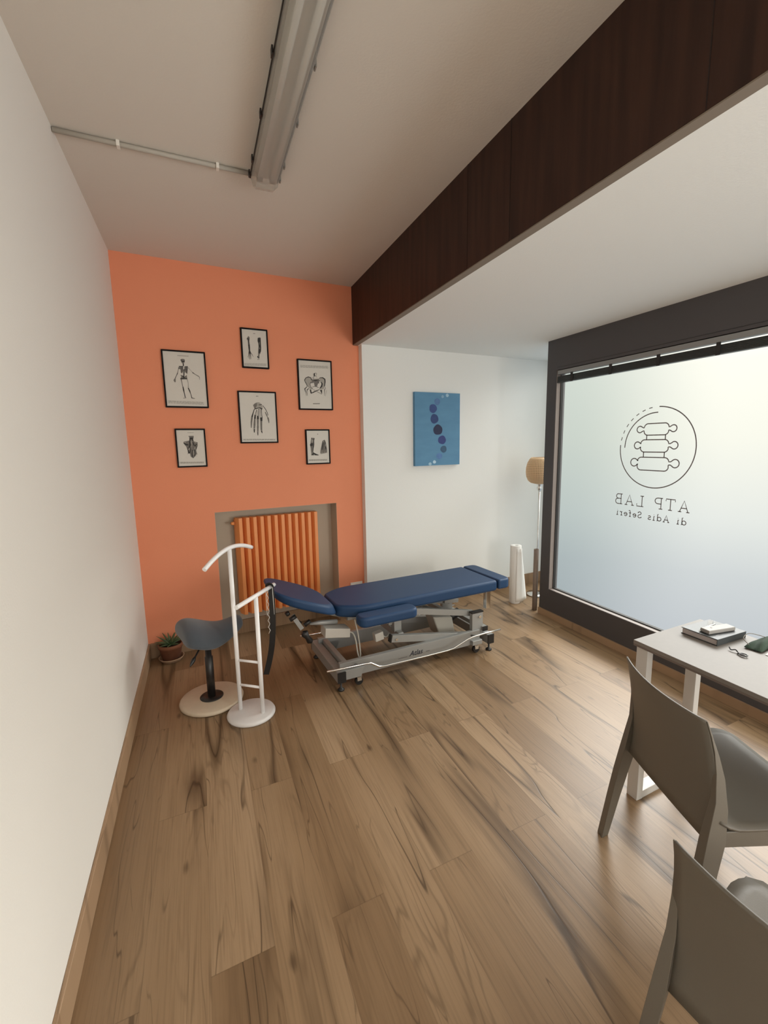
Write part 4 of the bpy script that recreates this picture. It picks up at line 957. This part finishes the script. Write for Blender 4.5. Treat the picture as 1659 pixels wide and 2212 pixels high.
# ------------------------------------------------------------------ roll of couch paper, brown tube, floor lamp
RO = thing('paper_roll', 'white roll of couch paper standing on the floor with a loose end', 'paper roll', (3.318, 3.535, 0))
obj('roll', MB().lathe([(0.014, 0.012), (0.052, 0.0), (0.054, 0.003), (0.054, 0.588), (0.052, 0.590), (0.016, 0.590), (0.014, 0.586), (0.014, 0.012)], 40), PAPERW, RO)
q = MB(); rows = 14; cols = 9; vs = []
for i in range(rows):
    z = 0.565-i*(0.545/(rows-1)); sp_ = ((0.565-z)/0.545)
    for j in range(cols):
        t_ = j/(cols-1); a = math.radians(-118+t_*(60)); r_ = 0.0565
        if t_ > 0.5:
            k = (t_-0.5)*2; a = math.radians(-118+30); bx, by = r_*math.cos(a), r_*math.sin(a)
            out = k*(0.035+0.115*sp_); vs.append((bx+out*0.93, by+out*0.25-0.012*math.sin(k*PI+sp_), z))
        else: vs.append((r_*math.cos(a), r_*math.sin(a), z))
fs = [(i*cols+j, i*cols+j+1, (i+1)*cols+j+1, (i+1)*cols+j) for i in range(rows-1) for j in range(cols-1)]
q.add(vs, fs, True); obj('loose_sheet', q, PAPERW, RO, solid=0.0012)
tag(obj('cardboard_tube', MB().lathe([(0.019, 0.0), (0.023, 0.0), (0.023, 0.60), (0.019, 0.60), (0.019, 0.0)], 24), CARD, loc=(3.356, 3.284, 0)),
    'thin brown cardboard tube standing upright against the end of the dark window wall', 'cardboard tube')
LA = thing('floor_lamp', 'floor lamp with woven bamboo shade and slim chrome pole behind the dark window wall', 'floor lamp', (3.668, 3.625, 0))
obj('lamp_base', MB().lathe([(0.0001, 0), (0.10, 0), (0.105, 0.008), (0.09, 0.020), (0.02, 0.028), (0.0001, 0.028)], 40), CHROME, LA)
obj('lamp_pole', MB().tube([(0, 0, 0.02), (0, 0, 1.13)], 0.0085, 16), CHROME, LA)
obj('lamp_joint', MB().lathe([(0.0001, 1.10), (0.012, 1.102), (0.024, 1.118), (0.028, 1.137), (0.022, 1.156), (0.030, 1.172), (0.028, 1.182), (0.0001, 1.182)], 24), CHROME, LA)
pf = [(0.050, 1.180), (0.088, 1.190), (0.115, 1.213), (0.132, 1.252), (0.138, 1.300), (0.136, 1.345), (0.124, 1.392), (0.106, 1.428), (0.088, 1.446)]
obj('lamp_shade', MB().lathe(pf, 72, uv=True), SHADE, LA, solid=0.003)

# ------------------------------------------------------------------ desk and what lies on it
DK = thing('desk', 'pale laminate desk with white metal loop legs beside the frosted shop window', 'desk', (2.17, 1.30, 0))
def dkp(z0, z1, x0=0.0, x1=0.485, y0=-1.45, y1=0.004): return None
top = MB(); sl_ = 0.06
vs = []
for z in (0.7285, 0.745):
    vs += [(-0.004, -1.45, z), (0.482, -1.42, z), (0.482, 0.034, z), (-0.004, 0.004, z)]
top.hexa(vs)
tp = obj('desk_top', top, DESKT, DK, bevel=0.001, seg=1)
vs = []
for z in (0.7200, 0.7285):
    vs += [(-0.003, -1.449, z), (0.481, -1.419, z), (0.481, 0.033, z), (-0.003, 0.003, z)]
obj('edge_band', MB().hexa(vs), DESKE, tp)
for yo in (-0.032, -1.35):
    fx1 = 0.395
    P = [(0.030, yo, 0.020), (0.030, yo, 0.700), (fx1, yo+0.022, 0.700), (fx1, yo+0.022, 0.020)]
    q = MB(); wv = 0.045
    q.bar((0.026, yo, 0.0), (0.026, yo, 0.720), 0.022, wv, (1, 0, 0)); q.bar((fx1, yo+0.022, 0.0), (fx1, yo+0.022, 0.720), 0.022, wv, (1, 0, 0))
    q = MB()
    for xx, y2 in ((0.024, yo), (fx1, yo+0.022)): q.box((xx-0.018, y2-0.026, 0.0), (xx+0.018, y2+0.026, 0.720))
    obj('leg_frame', q.hexa([(0.042, yo-0.024, 0.0), (fx1-0.018, yo-0.004, 0.0), (fx1-0.018, yo+0.046, 0.0), (0.042, yo+0.026, 0.0),
                             (0.042, yo-0.024, 0.036), (fx1-0.018, yo-0.004, 0.036), (fx1-0.018, yo+0.046, 0.036), (0.042, yo+0.026, 0.036)]), DESKW, DK, bevel=0.002)
BK = thing('notebook', 'thick dark hardcover notebook lying on the desk under a small white box', 'book', (2.515, 1.193, 0.7455), 0.02)
obj('cover', MB().box((-0.098, -0.077, 0), (0.102, 0.075, 0.003)).box((-0.098, -0.077, 0.026), (0.102, 0.075, 0.029)).box((-0.098, -0.077, 0.003), (0.102, -0.074, 0.026)), BOOKC, BK, bevel=0.001, seg=1)
obj('pages', MB().box((-0.094, -0.0735, 0.003), (0.098, 0.071, 0.026)), PAGES, BK)
obj('cover_mark', MB().box((-0.065, -0.052, 0.029), (-0.045, -0.048, 0.0293)), mat('cover_foil', (0.2, 0.21, 0.22), 0.4), BK)
BX = thing('small_box', 'small flat white box lying on top of the dark notebook', 'box', (2.513, 1.168, 0.775), -0.13)
obj('box_body', MB().box((-0.075, -0.018, 0), (0.072, 0.024, 0.017)), mat('box_white', (0.30, 0.285, 0.27), 0.5), BX, bevel=0.003)
obj('box_button', MB().lathe([(0.004, 0.017), (0.0035, 0.018), (0.0001, 0.018)], 12, (-0.035, 0.006, 0)), mat('box_button_m', (0.3, 0.28, 0.26), 0.4), BX)
tag(obj('paper_strip', MB().hexa([(2.520, 1.205, 0.7756), (2.585, 1.235, 0.7756), (2.578, 1.250, 0.7756), (2.513, 1.218, 0.7756), (2.520, 1.205, 0.7766), (2.585, 1.235, 0.7846), (2.578, 1.250, 0.7846), (2.513, 1.218, 0.7766)]), mat('strip_paper', (0.42, 0.42, 0.42), 0.7)),
    'folded white paper strip behind the small white box on the notebook', 'paper')
tag(obj('pen', MB().tube([(2.428, 1.196, 0.779), (2.455, 1.204, 0.780), (2.560, 1.214, 0.781), (2.566, 1.214, 0.781)], [0.0012, 0.004, 0.004, 0.002], 10), CHROME),
    'short silver pen lying on the dark notebook beside the small white box', 'pen')
KY = thing('key_hook', 'small black metal key hook lying on the desk near the green cloth mask', 'hook', (2.43, 1.035, 0.7455))
obj('hook_bar', MB().tube(curve_pts([(0.005, 0.042, 0.010), (-0.004, 0.030, 0.006), (0.004, 0.018, 0.009), (-0.003, 0.004, 0.005), (-0.012, -0.010, 0.007), (-0.010, -0.024, 0.005)]), 0.0026, 8), BLACKM, KY)
rg = [( -0.008+0.011*math.cos(a*PI/10), -0.018+0.013*math.sin(a*PI/10), 0.006) for a in range(21)]
obj('hook_ring', MB().tube(rg, 0.0024, 8), BLACKM, KY)
obj('hook_tip', MB().tube([(-0.009, -0.004, 0.006), (-0.016, 0.0, 0.003)], 0.0028, 8), BLACKM, KY)
MK = thing('cloth_mask', 'folded dark green cloth face mask with elastic loops on the desk', 'mask', (2.545, 1.0, 0.7455))
q = MB(); nr, ncl = 9, 9; vs = []
for i in range(nr):
    for j in range(ncl):
        u_ = i/(nr-1); v_ = j/(ncl-1)
        x = -0.045+u_*0.18+0.01*v_; y = 0.062-0.062*v_+0.022*u_ ; edge = min(u_, 1-u_, v_, 1-v_)
        z = 0.004+0.030*min(1, edge*4)*(0.7+0.3*math.sin(9*v_+4*u_))
        vs.append((x, y, z))
fs = [(i*ncl+j, i*ncl+j+1, (i+1)*ncl+j+1, (i+1)*ncl+j) for i in range(nr-1) for j in range(ncl-1)]
obj('mask_cloth', q.add(vs, fs, True), CLOTH, MK, solid=0.004, sub=1)
obj('elastic_loop', MB().tube(curve_pts([(-0.030, 0.050, 0.016), (-0.015, 0.080, 0.030), (0.030, 0.085, 0.040), (0.070, 0.055, 0.032), (0.075, 0.020, 0.024)]), 0.0015, 8), mat('elastic', (0.22, 0.20, 0.17), 0.8), MK)
tag(obj('paper_note', MB().hexa([(2.510, 0.988, 0.7465), (2.502, 0.88, 0.7465), (2.63, 0.88, 0.7465), (2.628, 0.990, 0.775), (2.510, 0.988, 0.7473), (2.502, 0.88, 0.7473), (2.63, 0.88, 0.7473), (2.628, 0.990, 0.7758)]), PAPERW),
    'sheet of white paper on the desk in front of the green mask', 'paper')

# ------------------------------------------------------------------ taupe plastic chairs
def lerp(a, b, t_): return a+(b-a)*t_
def make_chair(label, loc, rz):
    CH = thing('plastic_chair', label, 'chair', loc, rz, 'taupe plastic chairs at the desk')
    rear = [(0.012, 0.0), (0.034, 0.189), (0.050, 0.315), (0.067, 0.420), (0.089, 0.548), (0.087, 0.640), (0.079, 0.706), (0.067, 0.755), (0.052, 0.800)]
    front = [(0.048, 0.0), (0.080, 0.189), (0.104, 0.315), (0.126, 0.420), (0.130, 0.520), (0.116, 0.620), (0.096, 0.690), (0.078, 0.740), (0.056, 0.800)]
    def yout(z): return lerp(0.256, 0.203, min(1, z/0.80))
    for sg in (-1, 1):
        vs = []; n = len(rear)
        for (xr, z), (xf, z2) in zip(rear, front):
            t_ = 0.034 if z < 0.40 else lerp(0.034, 0.006, min(1, (z-0.40)/0.36))
            yo = yout(z)
            vs += [(xr, sg*yo, z), (xf, sg*yo, z2), (xf, sg*(yo-t_*0.55), z2), (xr, sg*(yo-t_), z)]
        fs = [(0, 1, 2, 3), tuple(4*(n-1)+k for k in (3, 2, 1, 0))]
        for i in range(n-1):
            for k in range(4): fs.append((4*i+k, 4*i+(k+1) % 4, 4*i+4+(k+1) % 4, 4*i+4+k))
        obj('rear_leg', MB().add(vs, fs, True), CHAIRM, CH, bevel=0.004, seg=2)
        vs = []
        for (x0_, x1_, z) in ((0.462, 0.492, 0.0), (0.447, 0.494, 0.20), (0.425, 0.496, 0.37), (0.412, 0.497, 0.430)):
            yo = lerp(0.248, 0.226, z/0.43); t_ = 0.034
            vs += [(x0_, sg*yo, z), (x1_, sg*yo, z), (x1_, sg*(yo-t_), z), (x0_, sg*(yo-t_), z)]
        fs = [(0, 1, 2, 3), (15, 14, 13, 12)]
        for i in range(3):
            for k in range(4): fs.append((4*i+k, 4*i+(k+1) % 4, 4*i+4+(k+1) % 4, 4*i+4+k))
        obj('front_leg', MB().add(vs, fs, True), CHAIRM, CH, bevel=0.004, seg=2)
    # back shell: concave, from below the seat up to the thin top edge
    lev = [(0.400, 0.092, 0.004), (0.44, 0.097, 0.008), (0.49, 0.102, 0.016), (0.56, 0.100, 0.024), (0.63, 0.092, 0.029), (0.69, 0.081, 0.032), (0.75, 0.068, 0.034), (0.792, 0.056, 0.034), (0.80, 0.053, 0.034)]
    m_ = 17; vs = []
    for (z, x, sag) in lev:
        hw = yout(z)-0.004
        for j in range(m_):
            t_ = -1+2*j/(m_-1); vs.append((x-sag*(1-t_*t_), hw*t_, z))
    fs = [(i*m_+j, i*m_+j+1, (i+1)*m_+j+1, (i+1)*m_+j) for i in range(len(lev)-1) for j in range(m_-1)]
    obj('backrest', MB().add(vs, fs, True), CHAIRM, CH, solid=0.006)
    # seat pan, dished, with a turned-down rim
    m_, r_ = 13, 15; vs = []
    for i in range(r_):
        u_ = i/(r_-1); x = lerp(0.106, 0.502, u_)
        hw = lerp(0.226, 0.236, u_) if u_ < 0.75 else lerp(0.236, 0.200, ((u_-0.75)/0.25)**2.5)
        for j in range(m_):
            t_ = -1+2*j/(m_-1)
            z = 0.458-0.016*(1-t_*t_)*math.sin(PI*min(1, u_*1.05))+0.006*u_
            if u_ < 0.18: z += 0.03*((0.18-u_)/0.18)**2*abs(t_)
            if u_ > 0.9: z -= 0.010*((u_-0.9)/0.1)**2
            vs.append((x, hw*t_, z))
    fs = [(i*m_+j, i*m_+j+1, (i+1)*m_+j+1, (i+1)*m_+j) for i in range(r_-1) for j in range(m_-1)]
    obj('seat', MB().add(vs, fs, True), CHAIRM, CH, solid=0.008)
    for sg in (-1, 1): obj('seat_rail', MB().hexa([(0.11, sg*0.206, 0.402), (0.455, sg*0.206, 0.402), (0.455, sg*0.230, 0.402), (0.11, sg*0.224, 0.402), (0.11, sg*0.206, 0.455), (0.485, sg*0.206, 0.458), (0.485, sg*0.230, 0.458), (0.11, sg*0.224, 0.455)]), CHAIRM, CH, bevel=0.003)
    obj('seat_rail', MB().box((0.468, -0.20, 0.405), (0.490, 0.20, 0.456)), CHAIRM, CH, bevel=0.003)
    return CH
make_chair('taupe plastic chair seen from behind, pushed up to the near corner of the desk', (1.788, 0.957, 0), math.radians(-20))
make_chair('taupe plastic chair cut off by the bottom right corner, nearest to the viewer', (1.2755, 0.318, 0), math.radians(6))
